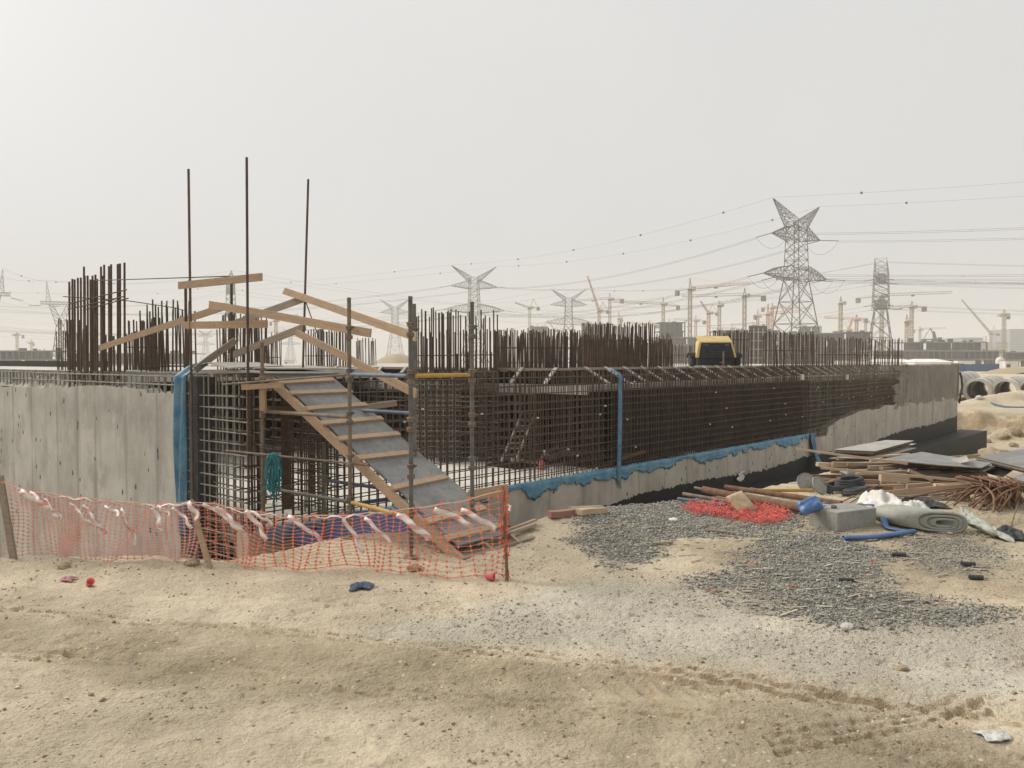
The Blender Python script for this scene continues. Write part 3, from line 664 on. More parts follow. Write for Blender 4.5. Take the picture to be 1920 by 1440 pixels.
# full height column cage in the open bay
B = []; d_ = 19.0; a = pt(782, 675, d_); b = pt(932, 675, d_)
for row in range(3):
    for i in range(24):
        p = a.lerp(b, (i+jit(.3))/23)+Vector((0, .35*row, 0)); zt = pt(0, random.choice((582, 592, 580, 588)) if i < 11 or row == 0 else 618, d_).z+jit(.06)-(0.5 if row == 2 else 0)
        B.append(("vertical_bar", (p.x, p.y, FLOOR), (p.x+jit(.02), p.y, zt), .016, M_RUST))
for i in range(13):
    p = a.lerp(b, (i+.5)/26); B.append(("vertical_bar", (p.x, p.y-.05, FLOOR), (p.x, p.y-.05, 1.62), .013, M_CEMBAR))
for i in range(17):
    z = FLOOR+.1+i*.118
    if i < 15: B.append(("link_bar", (a.x-.03, a.y-.07, z+.03), (a.x+(b.x-a.x)*.55, a.y-.07, z+.03), .012, M_CEMBAR))
    for row in range(3): B.append(("link_bar", (a.x-.03, a.y+.35*row-.02, z), (b.x+.03, b.y+.35*row-.02, z+jit(.01)), .011, M_CEMBAR if i % 5 < 3 and row == 0 and i < 15 else M_RUST))
    for q in (a, b): B.append(("link_bar", (q.x, q.y-.02, z), (q.x, q.y+.72, z), .011, M_RUST))
B.append(("link_bar", (a.x-.03, a.y-.03, 2.2), (b.x+.03, b.y-.03, 2.22), .012, M_RUST))
cage("column_cage", "tall column cage standing on the light floor right of the scaffold", B, ((a.x+b.x)/2, a.y+.35, FLOOR), "column cage")
starters("long dense run of starter bars behind the slab edge", 934, 1100, 617, 22, 62, rows=3, depth=1.0, r=.014, hts=(0, .08, .2, .3), links=(.15, .55))
starters("dense starter bars from the middle of the long run to its right end", 1100, 1262, 626, 22, 58, rows=3, depth=1.0, r=.014, hts=(0, .1, .2, .25), links=(.3,))
starters("taller starter bars standing up above the dense run", 1096, 1225, 604, 20.6, 34, rows=2, r=.013, hts=(0, .05, .1), links=(.72,))
starters("thin far starter bars just left of the yellow compressor", 1262, 1342, 645, 31, 16, rows=2, r=.013, hts=(0, .1), links=(.4,))
starters("starter bars right behind the yellow compressor", 1336, 1408, 619, 27.5, 16, rows=2, r=.015, hts=(0, .08), links=(.9,))
starters("bars along the wall top right of the compressor, nearest group", 1438, 1531, 621, 23.6, 24, rows=2, depth=.3, r=.013, hts=(0, .06, .12), links=(.5,), d1=25.5)
starters("bars along the wall top in the middle group", 1531, 1613, 632, 26, 18, rows=2, depth=.3, r=.013, hts=(0, .05, .12), links=(.4,), d1=28.5)
starters("bars along the wall top, farthest group with a thick end bar", 1613, 1690, 634, 29, 18, rows=2, depth=.3, r=.014, hts=(0, .05, .1), links=(.4,), d1=32)
# white plastic spacers clipped on the bars, and two cream blocks
for ct in [o for o in COL.objects if o.name.startswith("wall_cage")][:4]:
    a0, a1 = {0: (.2, 1.7), 1: (1.5, 8.6), 2: (9.2, 19.4), 3: (20, 28)}[[o.name for o in COL.objects if o.name.startswith("wall_cage")].index(ct.name)]
    if a1 < 2: continue
    for _ in range(16):
        a = random.uniform(a0, a1); p = W(a, .02, random.choice(hz)+jit(.03)) if a < 19.6 else W(a, .02, random.uniform(.6, 1.7)); m = MB(); m.obox(p, U*.05, V*.02, (0, 0, .028)); m.build("spacer", M_WHITE, ct)
for px, py, l_ in ((1504.5, 707, "cream block tied on the dense bars, left one of two"), (1588.5, 707, "cream block tied on the bars, right one of two")):
    p = on_plane(px, py, W(0, -.03, 0), V); m = MB(); m.obox(p, U*.16, V*.05, (0, 0, .17)); tag(m.build("spacer_block", M_CONCP), l_, "block")
# ================================================================== SCAFFOLD, RAMP, HANDRAILS
def standard(label, x, y, ztop, zb=None, mat=M_GALV, cups=True):
    zb = gz(x, y)+.02 if zb is None else zb
    t = thing("scaffold_standard", label, "scaffold tube", (x, y, zb), "upright scaffold tubes round the ramp")
    bar("tube", t, (x, y, zb+.1), (x, y, ztop), .0245, mat)
    m = MB(); m.obox((x, y, zb), (.15, 0, 0), (0, .15, 0), (0, 0, .012)); m.tube([(x, y, zb), (x, y, zb+.14)], .018, 8); m.build("base_jack", M_SCRUST, t)
    if cups:
        z = .43+.5*math.ceil((zb+.25-.43)/.5)
        while z < ztop-.1:
            m = MB(); m.lathe([(.0255, -.05), (.040, -.045), (.044, -.02), (.043, 0), (.0255, .004)], (x, y, z-.04), 12)
            m.lathe([(.0255, 0), (.038, .002), (.036, .03), (.046, .032), (.045, .045), (.0255, .05)], (x, y, z+.02), 12)
            m.beam((x+.04, y-.01, z+.045), (x+.062, y-.02, z+.05), .015, .018); m.build("cup_joint", M_SCRUST if random.random() < .5 else M_GALV, t); z += .5
        m = MB(); m.obox((x, y-.0255, ztop-.05), (.012, 0, 0), (0, .002, 0), (0, 0, .012)); m.build("pin_hole", M_BLACK, t)
    return t
A0 = Vector((-3.26, 10.75, 0)); A1 = Vector((-1.907, 9.66, 0)); A2 = Vector((-1.07, 8.69, 0))
B0 = Vector((-2.62, 11.44, 0)); B1 = Vector((-1.22, 10.30, 0)); B2 = Vector((-.455, 9.38, 0))
standard("scaffold upright at the ramp head, leftmost, its top just above the deck", A0.x, A0.y, 2.33, -.35, M_SCRUST)
standard("scaffold upright in front of the middle of the ramp, dusty brown", A1.x, A1.y, 2.83, None, M_SCRUST)
standard("tallest looking grey scaffold upright, left end of the yellow tube", A2.x, A2.y, 2.77)
standard("short scaffold upright hidden under the ramp", B0.x, B0.y, .95, -.5)
standard("grey scaffold upright directly behind the left end of the yellow tube", B1.x, B1.y, 2.80, -.1)
standard("scaffold upright at the right end of the yellow tube", B2.x, B2.y, 2.76)
def ledger(label, a, b, mat, r=.0242, g="scaffold ledgers round the ramp"):
    t = thing("scaffold_ledger", label, "scaffold tube", (Vector(a)+Vector(b))/2, g)
    a = Vector(a); b = Vector(b); d = (b-a).normalized(); bar("tube", t, a+d*.05, b-d*.05, r, mat)
    for p, s_ in ((a, 1), (b, -1)):
        m = MB(); m.beam(p+d*s_*.028, p+d*s_*.075, .03, .05); m.build("blade_end", M_SCRUST, t)
at = lambda v, z: (v.x, v.y, z)
ledger("rusty brown ledger just under the ramp head", at(A0, 1.43), at(A1, 1.43), M_SCRUST)
ledger("long grey dusty ledger low under the ramp, behind the teal rope", at(A0, .43), at(A1, .43), M_GALV)
ledger("low yellow ledger near the foot of the ramp", at(A1, .43), at(A2, .43), M_YELP)
ledger("blue ledger level with the slab, left of the yellow tube", at(A1, 1.93), at(A2, 1.93), M_BLUEP)
ledger("bright yellow ledger level with the slab between two uprights", at(A2, 1.93), at(B2, 1.93), M_YELP)
ledger("dark blue ledger behind the lower half of the ramp", at(B0, .43), at(B1, .43), M_BLUEP)
ledger("blue and white ledger behind the upper half of the ramp", at(B0, 1.43), at(B1, 1.43), M_BLUEP)
ledger("dark transom crossing under the ramp", at(A1, .40), at(B1, .40), M_BLUEP)
tag(bar("steel_rod", None, pt(418, 721, 10.55), pt(648, 703, 9.75), .013, M_SCRUST), "long rusty rod crossing the head of the ramp", "rod")
tag(bar("steel_rod", None, pt(423, 845, 10.8), pt(690, 872, 9.5), .014, M_SCRUST), "thin rusty rod carrying the teal rope", "rod")
# ramp
R0 = Vector((-3.17, 10.9, 0)); Nn = -V; RW = .92
def rp(r, w, z=0): return R0+Nn*r+U*w+Vector((0, 0, 1.88-.525*r+z))
rampT = thing("access_ramp", "plywood ramp with nailed cross battens leading down to the sand", "ramp", rp(3.4, .45))
rn = (rp(0, 0)-rp(1, 0)).cross(U); rn = rn if rn.z > 0 else -rn; rn.normalize()
def ramp_sheet(r0, r1, mat, dz=0, w0=.04, w1=RW):
    m = MB(); m.prism([rp(r0, w0, dz), rp(r1, w0, dz), rp(r1, w1, dz), rp(r0, w1, dz)], rn*.018); m.build("deck", mat, rampT)
ramp_sheet(.02, 2.22, M_PLYG); ramp_sheet(2.06, 3.40, M_PLYG, .022)
for w_ in (.0, .47, RW+.01):
    m = MB(); a, b = rp(-.02, w_, -.065), rp(3.52, w_, -.065); m.beam(a, b, .045, .11, rn); m.build("stringer", M_PINE, rampT)
for i, r_ in enumerate((.2, .455, .81, 1.13, 1.46, 1.84, 2.44, 3.02, 3.3)):
    m = MB(); a = rp(r_, -.04+jit(.02), .035+(.022 if r_ > 2.1 else 0)); b = rp(r_-.02+jit(.03), RW-.02+jit(.05), .035+(.022 if r_ > 2.1 else 0)); m.beam(a, b, .085, .026, rn); m.build("batten", M_PINE, rampT)
m = MB()
for a_ in (0, 1): m.beam(rp(3.50+.09*a_, -.02, -.03+.02*a_), rp(3.46+.09*a_, 1.25, -.03), .09, .03)
m.build("foot_board", M_PINEG, rampT)
ln = thing("ramp_landing", "grey plywood landing bridging the wall top at the head of the ramp", "landing", W(.7, .3, 1.9))
m = MB(); m.prism([W(.05, -.36, 1.915), W(1.2, -.36, 1.905), W(1.2, .55, 1.945), W(.0, .6, 1.955)], (0, 0, .018)); m.build("sheet", M_PLYG, ln)
m = MB(); m.prism([W(.3, .0, 1.97), W(1.5, -.1, 1.96), W(1.7, 1.1, 2.0), W(.3, 1.2, 2.0)], (0, 0, .018)); m.build("sheet", M_PLYL, ln)
m = MB(); m.prism([W(-.1, .3, 1.98), W(.9, .55, 2.0), W(.9, 1.25, 2.05), W(.1, 1.25, 2.05)], (0, 0, .018)); m.build("sheet", M_PLYL, ln)
for q in (-.3, .3, .95):
    m = MB(); m.beam(W(.0, q, 1.885), W(1.4, q, 1.885), .05, .05); m.build("bearer", M_PINEG, ln)
def board(label, a, b, h=.1, th=.026, mat=M_PINE, group="boards nailed up round the ramp", roll=0, name="timber_board", bev=True, cat="board"):
    a = Vector(a); b = Vector(b); d = b-a; l = d.length; up = Vector((0, 0, 1)); x = d.normalized(); y = x.cross(up)
    if y.length < .01: y = Vector((0, 1, 0))
    y.normalize(); z = y.cross(x).normalized()
    if z.z < 0: z = -z; 
    m = MB(); n = 6; k = jit(.006)
    for i in range(n+1):      # slightly crooked plank
        q = i/n; c = Vector(((q-.5)*l, k*math.sin(q*3.1), k*.8*math.sin(q*5)))
        m.v += [tuple(c+Vector((0, sy*th/2, sz*h/2))) for sy, sz in ((-1, -1), (1, -1), (1, 1), (-1, 1))]
    for i in range(n):
        for j in range(4): o = i*4; m.f.append((o+j, o+(j+1) % 4, o+4+(j+1) % 4, o+4+j))
    m.f += [(3, 2, 1, 0), tuple(n*4+j for j in range(4))]
    me = bpy.data.meshes.new(name); me.from_pydata(m.v, [], m.f); me.materials.append(mat); me.update()
    o = bpy.data.objects.new(name, me); COL.objects.link(o); o.location = (a+b)/2
    rot = Matrix((x, y, z)).transposed().to_3x3()
    if roll: rot = rot @ Matrix.Rotation(roll, 3, 'X')
    o.rotation_euler = rot.to_euler(); tag(o, label, cat, group); return o
def broken(o):              # splintered end
    for v in o.data.vertices:
        if v.co.x < -.49*max(abs(q.co.x) for q in o.data.vertices)*2: v.co.x += random.uniform(-.1, .05)
board("topmost short board nailed level across two long poles", pt(335, 535.5, 12.0), pt(491, 519.5, 11.05), .104)
board("level board on the long poles below the topmost one", pt(342, 609.5, 12.0), pt(501, 608, 11.05), .104)
board("long sloping board running down left to the tall column bars", pt(186, 653, 14.0), pt(422, 574, 11.7), .098)
board("left upper handrail board sloping down to the dusty upright", pt(393, 571, 11.6), pt(695, 624, 9.58), .10)
board("weathered board rising to the far long pole, lower of two", pt(430, 669, 13.2), pt(572, 612, 11.95), .105, mat=M_PINEG)
board("board rising to the peak at the far long pole, upper of two", pt(436, 608, 13.2), pt(570, 559, 11.95), .10, mat=M_PINEG)
broken(board("right upper handrail with a splintered left end", pt(535, 546, 12.25), pt(781, 632, 9.42), .10))
board("right lower handrail board crossing the blue ledger", pt(556, 624, 11.95), pt(781, 738, 9.42), .10)
board("grey prop board leaning beside the top of the blue sheet", pt(366, 694, 12.0), pt(441, 638, 12.5), .10, mat=M_PINEG)
board("short timber under the ramp head pointing left", pt(455, 726, 10.62), pt(530, 722, 10.5), .07, .07)
board("upright timber block under the ramp head", pt(493, 728, 10.62), pt(493.5, 770, 10.62), .075, .075)
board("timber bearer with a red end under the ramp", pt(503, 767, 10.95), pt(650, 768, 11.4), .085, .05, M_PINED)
board("thick timber bearer seen right of the upper ramp", pt(650, 768, 11.4), pt(742, 756, 12.4), .085, .05, M_PINEG)
board("toe board standing on edge right of the ramp foot", pt(880, 929, 9.75), pt(950, 917, 10.7), .13, .03)
board("plank lying by the ramp foot, tilted on the sand", gpt(890, 1030, .05), gpt(1000, 992, .05), .09, .03, M_PINEG, roll=1.4)
board("thin plank behind the one at the ramp foot", gpt(945, 1003, .04), gpt(1003, 984, .06), .08, .025, M_PINE, roll=1.4)
board("short timber packing block beneath the ramp foot", gpt(822, 1032, .05), gpt(862, 1026, .05), .09, .07, M_PINEG)
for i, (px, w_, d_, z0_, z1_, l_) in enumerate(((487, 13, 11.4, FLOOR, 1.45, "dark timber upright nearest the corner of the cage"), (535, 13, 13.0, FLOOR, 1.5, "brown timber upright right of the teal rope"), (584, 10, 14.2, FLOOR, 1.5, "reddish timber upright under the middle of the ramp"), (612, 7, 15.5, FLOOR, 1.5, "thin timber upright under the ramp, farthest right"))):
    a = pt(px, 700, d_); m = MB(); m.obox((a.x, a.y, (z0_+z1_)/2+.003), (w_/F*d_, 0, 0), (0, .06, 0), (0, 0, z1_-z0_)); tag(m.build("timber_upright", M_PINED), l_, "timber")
for (px, y0, px1, y1, d_, rr, l_) in ((353.5, 317, 362, 945, 11.9, .0185, "long steel pole at the blue sheet, leftmost of three"), (462.5, 295, 466.5, 985, 10.85, .0175, "tallest long steel pole at the corner, middle of three"), (578, 336, 568, 690, 11.9, .0165, "long steel pole leaning right, rightmost of three")):
    tag(bar("steel_pole", None, pt(px1, y1, d_), pt(px, y0, d_), rr, M_RUST), l_, "pole", "three long steel poles")
tag(bar("steel_pole", None, pt(349, 700, 12.3), pt(348, 540, 12.3), .022, M_RUST), "shorter thick steel pole behind the leftmost long one", "pole")
tag(bar("steel_pole", None, pt(434, 690, 13.0), pt(434, 530, 13.0), .022, M_RUST), "thick dark pole behind the level boards", "pole")
tag(bar("brace_wire", None, pt(573, 565, 12.0), pt(600, 640, 12.6), .008, M_RUST), "thin steel brace sloping from the peak of the handrails", "wire")
def wire(name, label, pts, r, mat, cat="wire", n=5, group=None):
    m = MB(); m.tube(pts, r, n); o = m.build(name, mat, smooth=True); tag(o, label, cat, group); return o
def sagline(a, b, sag, n=14):
    a = Vector(a); b = Vector(b); return [a.lerp(b, i/n)-Vector((0, 0, sag*4*(i/n)*(1-i/n))) for i in range(n+1)]
wire("tie_wire", "straight thin bar from the tall column bars to the topmost board", [pt(180, 526, 14), pt(430, 518, 11.9)], .008, M_RUST)
wire("tie_wire", "thin bar curving from the tall column bars to the loose bars", [pt(118, 556, 14.2), pt(240, 564, 14.4), pt(320, 576, 15), pt(346, 582, 15.4)], .008, M_RUST)
# teal rope coil on the rod
m = MB(); rc = pt(513, 853, 10.3)
for i in range(26):
    a0 = random.uniform(0, 6.28); x_ = jit(.075); w_ = random.uniform(.03, .085); l_ = random.uniform(.3, .56); P_ = []
    for k in range(17):
        q = 2*math.pi*k/16; P_.append(rc+Vector((x_*.5+w_*math.sin(q)+.012*math.sin(3*q+a0), -.03+.035*math.cos(q+a0), .02-l_*(1-math.cos(q))/2+.01*math.sin(5*q+a0))))
    m.tube(P_, .0062, 5)
m.tube([rc+Vector((.01, -.03, -.5)), rc+Vector((-.01, -.03, -.62)), rc+Vector((.02, -.03, -.68)), rc+Vector((.045, -.03, -.6))], .005, 5)
tag(m.build("rope_coil", M_TEAL, smooth=True), "tangled teal rope coil hanging on the rod under the ramp", "rope")
# ================================================================== BLUE SHEETS
def sheet(name, label, P, mat, th=.004, cat="sheet", wr=.02, sc=6):
    P2 = []
    for i, row in enumerate(P):
        r2 = []
        for j, p in enumerate(row):
            n_ = fbm(np.array([p.x*sc+p.y*sc*.7]), np.array([p.z*sc*.45+3]), 3, 13)[0]; r2.append(p+Vector((.2, -1, .1))*n_*wr*2)
        P2.append(r2)
    m = MB(); m.grid(P2); o = m.build(name, mat, smooth=True, thick=th); tag(o, label, cat); return o
P = []
for i in range(60):
    q = i/59; row = []
    for j in range(9):
        e = j/8
        s_ = 1.97-.36*e*(1-.18*math.sin(q*2.2)); z = 1.86-2.35*q
        tt = -.03-.03*math.sin(e*9+q*4)
        row.append(W(tt, s_, z))
    P.append(row)
top = [[W(-.03-.03*math.sin(j/8*9)+(.02+.30*(k/8)), 1.97-.36*j/8-.42*(k/8)**1.3, 1.86+.20*math.sin(k/8*2.0)) for j in range(9)] for k in range(8, 0, -1)]
sheet("plastic_sheet", "blue plastic sheet draped over the end of the tall concrete wall", top+P, M_BLUESH, wr=.03, sc=4)
m = MB(); m.wbox(-.02, .3, 1.33, 1.57, -1.6, 1.86); tag(m.build("stop_end_board", M_RUBBER), "dark grey stop end board right of the draped blue sheet", "board")
P = [[W(8.75+.145*j/4+.05*max(0, .14-q)/.14, -.055-.012*math.sin(j*1.5+q*5)+(.3*max(0, .06-q)/.06), 1.93-2.42*q) for j in range(5)] for q in [i/40 for i in range(41)]]
P[-1] = [p-Vector((0, 0, .05*j)) for j, p in enumerate(P[-1])]
sheet("plastic_strip", "upright blue plastic strip at the joint between the two bar cages", P, M_BLUESH, wr=.008, cat="strip")
P = []
for i in range(420):
    a = .2+19.35*i/419; low = -.40+.16*fbm(np.array([a*2.0]), np.array([1.0]), 4, 21)[0]*2+.11*(_h(np.array([int(a*3.3)]), np.array([7]), 3)[0]-.5)+.05*jit(.5)+(.09 if (2.9 < a < 4.3) else 0); row = []
    row.append(W(a, .10, FLOOR+.035)); row.append(W(a, .01, FLOOR+.045+.02*fbm(np.array([a*4]), np.array([3.]), 3, 23)[0]*2))
    for j in range(6): row.append(W(a, -.014-.02*abs(math.sin(j*1.3+a*2)), FLOOR+.01+(low-FLOOR)*j/5))
    P.append(row)
sheet("plastic_tape", "long ragged blue plastic band along the top of the low concrete wall", P, M_BLUESH, wr=.010, sc=9, cat="plastic band")
P = [[W(19.5+.42*j/6+.22*q*q, -.05-.05*math.sin(j*1.7+q*3)-.25*q*q, FLOOR+.05+.1*math.sin(q*9)*(q < .15)-1.15*q) for j in range(7)] for q in [i/24 for i in range(25)]]
sheet("plastic_sheet", "blue plastic end hanging down behind the timber heap", P, M_BLUESH, wr=.05, sc=5)
P = [[W(.6+2.6*i/30, -.02-.32*j/6-.03*math.sin(i), FLOOR+.02-.06*j-.06*math.sin(i*.35)) for j in range(7)] for i in range(31)]
sheet("plastic_sheet", "deep blue plastic sheet lying below the foot of the ramp scaffold", P, M_BLUED, wr=.05, sc=4)
# white scrap hanging on the bitumen
P = [[on_plane(1383+3.4*j-2*math.sin(i*2.1)+2*math.sin(j*2+i), 885+3.2*i+2.5*math.sin(j*1.7), W(0, -.05, 0), V) for j in range(5)] for i in range(6)]
sheet("plastic_scrap", "white plastic scrap caught on the black coating", P, M_WHITE, wr=.08, sc=9)
# ================================================================== SAFETY FENCE
FT = [(3, 903, 8.78), (45, 918, 8.75), (110, 928, 8.72), (200, 938, 8.70), (300, 946, 8.62), (362, 941, 8.50), (405, 945, 8.42), (457, 956, 8.36), (545, 967, 8.28), (645, 966, 8.18), (745, 957, 8.08), (860, 941, 7.96), (945, 918, 7.88)]
def lerp_tab(tab, x):
    for a, b in zip(tab[:-1], tab[1:]):
        if x <= b[0]: q = (x-a[0])/(b[0]-a[0]); return [u+(v-u)*q for u, v in zip(a, b)]
    return list(tab[-1])
def fence_top(px): _, y, d = lerp_tab(FT, px); return pt(px, y, d)
def fence_bot(px):
    t_ = fence_top(px); return Vector((t_.x+.03*math.sin(px*.03), t_.y-.06+.10*math.sin(px*.021), 0))
def fence_pt(px, q):
    a = fence_top(px); b = fence_bot(px); b.z = gz(b.x, b.y)+.03
    lag = .10*math.sin(q*2.6)*(1 if 60 < px < 930 else .3); p = a.lerp(b, q)
    return p+Vector((.045*math.sin(px*.055+q*3)*q+.03*math.sin(px*.021), lag*.8*math.sin(px*.017+1)+.05*math.sin(px*.05)*q, .012*math.sin(px*.13+q*7)))
fen = thing("safety_fence", "sagging orange plastic mesh fence along the edge of the pit", "fence", fence_pt(450, 1))
def strand(m, pts, w, th=.002):
    # flat ribbon, crossed so that it has thickness
    for a, b in zip(pts[:-1], pts[1:]): m.beam(a, b, w*.6, w)
def net(x0, x1, ncol, nrow, name, mt=None):
    m = MB(); k = MB()
    cols = [x0+(x1-x0)*i/ncol for i in range(ncol+1)]; G = [[fence_pt(x, (j/nrow)) for j in range(nrow+1)] for x in cols]
    for i in range(ncol+1): strand(m, G[i], .0036)
    for j in range(nrow+1):
        # pairs of cords gather at the knots
        for i in range(ncol):
            a, b = G[i][j], G[i+1][j]; c = a.lerp(b, .5)
            m.beam(a, b, .0025, .0045 if 0 < j < nrow else .008)
    for i in range(ncol+1):
        for j in range(nrow+1):
            p = G[i][j]; m.obox(p, (.019, 0, .012), (0, .004, 0), (-.012, 0, .019))
    m.build(name, mt or M_NET, fen)
net(6, 365, 40, 18, "mesh_net", M_NETF); net(365, 946, 36, 15, "mesh_net")
for (a, b, w_, mt, l_) in (((0, 893, 8.80), (26, 1052, 8.62), .07, M_PINEG, "weathered wide stake"), ((357, 938, 8.50), (393, 1064, 8.28), .055, M_PINE, "pine stake leaning left"), ((944, 912, 7.86), (951, 1092, 7.80), .03, M_RUST2, "rusty steel stake")):
    p, q = pt(*a), pt(*b); q = q+(q-p).normalized()*.15; m = MB()
    if mt is M_RUST2: m.tube([q, p], .016, 8)
    else: m.beam(q, p, w_, .03, (0, 1, .2))
    o = m.build("stake", mt, fen); o["label"] = l_
m = MB(); m.tube([fence_top(3+i*(943)/80)+Vector((0, -.012, .005*math.sin(i))) for i in range(81)], .004, 5); m.build("top_rope", M_ROPE, fen)
m = MB()    # net bunched round the steel stake
for i in range(46):
    a = pt(948+jit(7), 915+random.uniform(0, 172), 7.82+jit(.05)); m.beam(a, a+Vector((jit(.05), jit(.03), jit(.10))), .005, .008)
m.build("bunched_net", M_ORANGE, fen)
def ribbon(m, pts, w, tw):
    """twisting flat tape with uv along its length"""
    n = len(pts); P = []
    for i, p in enumerate(pts):
        d = (pts[min(i+1, n-1)]-pts[max(i-1, 0)]).normalized(); x = d.cross(Vector((0, -1, .2))).normalized(); y = d.cross(x)
        a = tw[0]+tw[1]*i/(n-1)+.10*math.sin(i*1.1+tw[0]*9); e = (x*math.cos(a)+y*math.sin(a))*w/2; P.append([p-e, p+e])
    m.grid(P); m.uvs = getattr(m, "uvs", []); L_ = 0
    for i in range(n-1):
        l = (pts[i+1]-pts[i]).length; m.uvs.append((L_, L_+l)); L_ += l
def build_ribbon(m, name, mat, parent):
    o = m.build(name, mat, parent, smooth=True, thick=.0012); uv = o.data.uv_layers.new(name="UVMap")
    for f, (a, b) in zip(o.data.polygons, m.uvs):
        for li, c in zip(f.loop_indices, ((a, 0), (a, 1), (b, 1), (b, 0))): uv.data[li].uv = c
    return o
tp = thing("barrier_tape", "faded red and white barrier tape knotted along the orange fence", "barrier tape", fence_top(450))
m = MB(); P_ = []
for i in range(70):
    px = 35+(760-35)*i/69; P_.append(fence_top(px)+Vector((0, -.03, -.012+.014*math.sin(i*1.7))))
ribbon(m, P_, .02, (.4, 14)); build_ribbon(m, "tied_tape", M_TAPE, tp)
for (x0, y0, x1, y1, w_) in ((38, 920, 112, 972, .06), (55, 925, 95, 960, .07), (80, 935, 112, 972, .05), (130, 944, 178, 992, .05), (155, 948, 196, 1002, .07), (195, 950, 226, 968, .05), (226, 955, 256, 1024, .07), (285, 952, 306, 996, .06), (295, 950, 318, 970, .05), (322, 952, 362, 990, .055), (352, 942, 372, 975, .06), (405, 950, 455, 1000, .06), (380, 945, 452, 990, .055), (460, 957, 502, 1012, .055), (470, 960, 510, 985, .04), (540, 968, 608, 1020, .055), (643, 973, 682, 1036, .06), (684, 972, 732, 1020, .055), (746, 964, 805, 1012, .085), (812, 955, 888, 988, .075), (866, 957, 930, 994, .075), (950, 945, 958, 958, .03)):
    d_ = fence_top(min(max(x0, 4), 945)).y-.07; a = pt(x0, y0, d_); b = pt(x1, y1, d_-.12); n_ = 12; m = MB()
    P_ = [a.lerp(b, i/n_)+Vector((.012*math.sin(i*.9+x0), -.02*math.sin(i*.6+x0), .015*math.sin(i/n_*3.1)+.004*math.sin(i*1.7+x0))) for i in range(n_+1)]
    ribbon(m, P_, w_*random.uniform(.6, .85), (jit(.35), random.choice((-1, 1))*random.uniform(.0, .5))); build_ribbon(m, "streamer", M_TAPE, tp)
# ================================================================== THINGS LYING ABOUT
def gtube(label, a, b, thick_px, mat, lift=0.06, lift2=None, name="steel_tube", hollow=True, group="tubes lying on the gravel"):
    p = gp(*a, lift+.04); q = gp(*b, lift+.04); r_ = thick_px/2/F*(p.y+q.y)/2
    g_ = max(gz(*(p.lerp(q, i/12)).xy)-p.lerp(q, i/12).z for i in range(13)); g_ = max(0, min(.12, g_)); p.z += g_+r_*.8; q.z += g_+r_*.8
    m = MB(); m.pipe(p, q, r_*.86, r_, 16); o = m.build(name, mat, smooth=False); tag(o, label, "tube", group); return o
gtube("thin blue grey tube, lowest of the tubes on the gravel", (1271, 938), (1362, 950), 7, M_BLUEP, .0)
gtube("dusty brown tube just behind the thin blue grey one", (1281, 929), (1372, 945), 7.5, M_SCRUST, .0)
gtube("thickest rusty pipe, running down to the blue bag", (1319, 923), (1512, 962), 14, M_RUST2, .0)
gtube("grey tube sticking out of the thick rusty pipe", (1303, 917), (1345, 926), 6, M_GALV, .02)
gtube("long rusty tube behind the thick pipe", (1360, 917), (1578, 948), 10, M_RUST2, .02)
gtube("slim rusty tube between the two big rusty ones", (1376, 926), (1512, 952), 6.5, M_SCRUST, .04)
gtube("yellow scaffold tube lying behind the rusty pipes", (1414, 922), (1523, 922), 6.5, M_YELP, .03)
gtube("short bright blue tube among the rusty pipes", (1448, 941), (1514, 955), 5.5, M_BLUEP, .05)
gtube("dusty tan tube behind, ending near the grey discs", (1408, 919), (1514, 937), 6, M_SCRUST, .0)
def heap_net():
    m = MB(); pl = [(1283, 960), (1300, 948), (1340, 945), (1390, 944), (1440, 946), (1478, 968), (1468, 980), (1410, 985), (1360, 970), (1310, 967)]
    X = np.array([q[0] for q in pl]); i = 0
    while i < 1700:
        px, py = random.uniform(1283, 1480), random.uniform(943, 986)
        if not inpoly(np.array([px]), np.array([py]), pl)[0] or (1395 < px < 1412 and py < 962): continue
        p = gpt(px, py, 0) if i % 9 == 0 else Vector((pp.x+jit(.09), pp.y+jit(.09), pp.z)); pp = p if i % 9 == 0 else pp
        z = .012+.075*random.random()*(1 if py < 975 else .5); p = Vector((p.x, p.y, p.z+z)); d = Vector((jit(1), jit(1), jit(.5))).normalized()*random.uniform(.02, .055)
        m.beam(p-d, p+d, .005, .007); i += 1
    tag(m.build("net_heap", M_RED), "heap of folded red plastic netting on the gravel by the rusty pipes", "netting")
heap_net()
# paper sack on the netting
def pillow(c, ax, ay, h, n=14, seed=1, dent=.3):
    ax = Vector(ax); ay = Vector(ay); up = ax.cross(ay).normalized(); up = up if up.z > 0 else -up; m = MB(); T = []; Bt = []
    for i in range(n+1):
        rt_, rb = [], []
        for j in range(n+1):
            u, v = i/n*2-1, j/n*2-1; e = max(0, (1-u**6)*(1-v**6))**.45; nz = fbm(np.array([u*2.1+seed]), np.array([v*2.1]), 3, seed)[0]
            p = Vector(c)+ax*u*.5*(1-.03*abs(v))+ay*v*.5; rt_.append(p+up*(h*(.5+e*.5*(1+dent*2*nz)))); rb.append(p+up*(h*(.5-e*.5)))
        T.append(rt_); Bt.append(rb)
    m.grid(T); m.grid(Bt, True); return m
c = gpt(1388, 962, .13); m = pillow(c, (.24, .06, .08), (-.16, .16, .22), .07, 14, 3, .5); tag(m.build("paper_sack", M_CARD, smooth=True), "crumpled tan paper sack lying on the red netting", "sack")
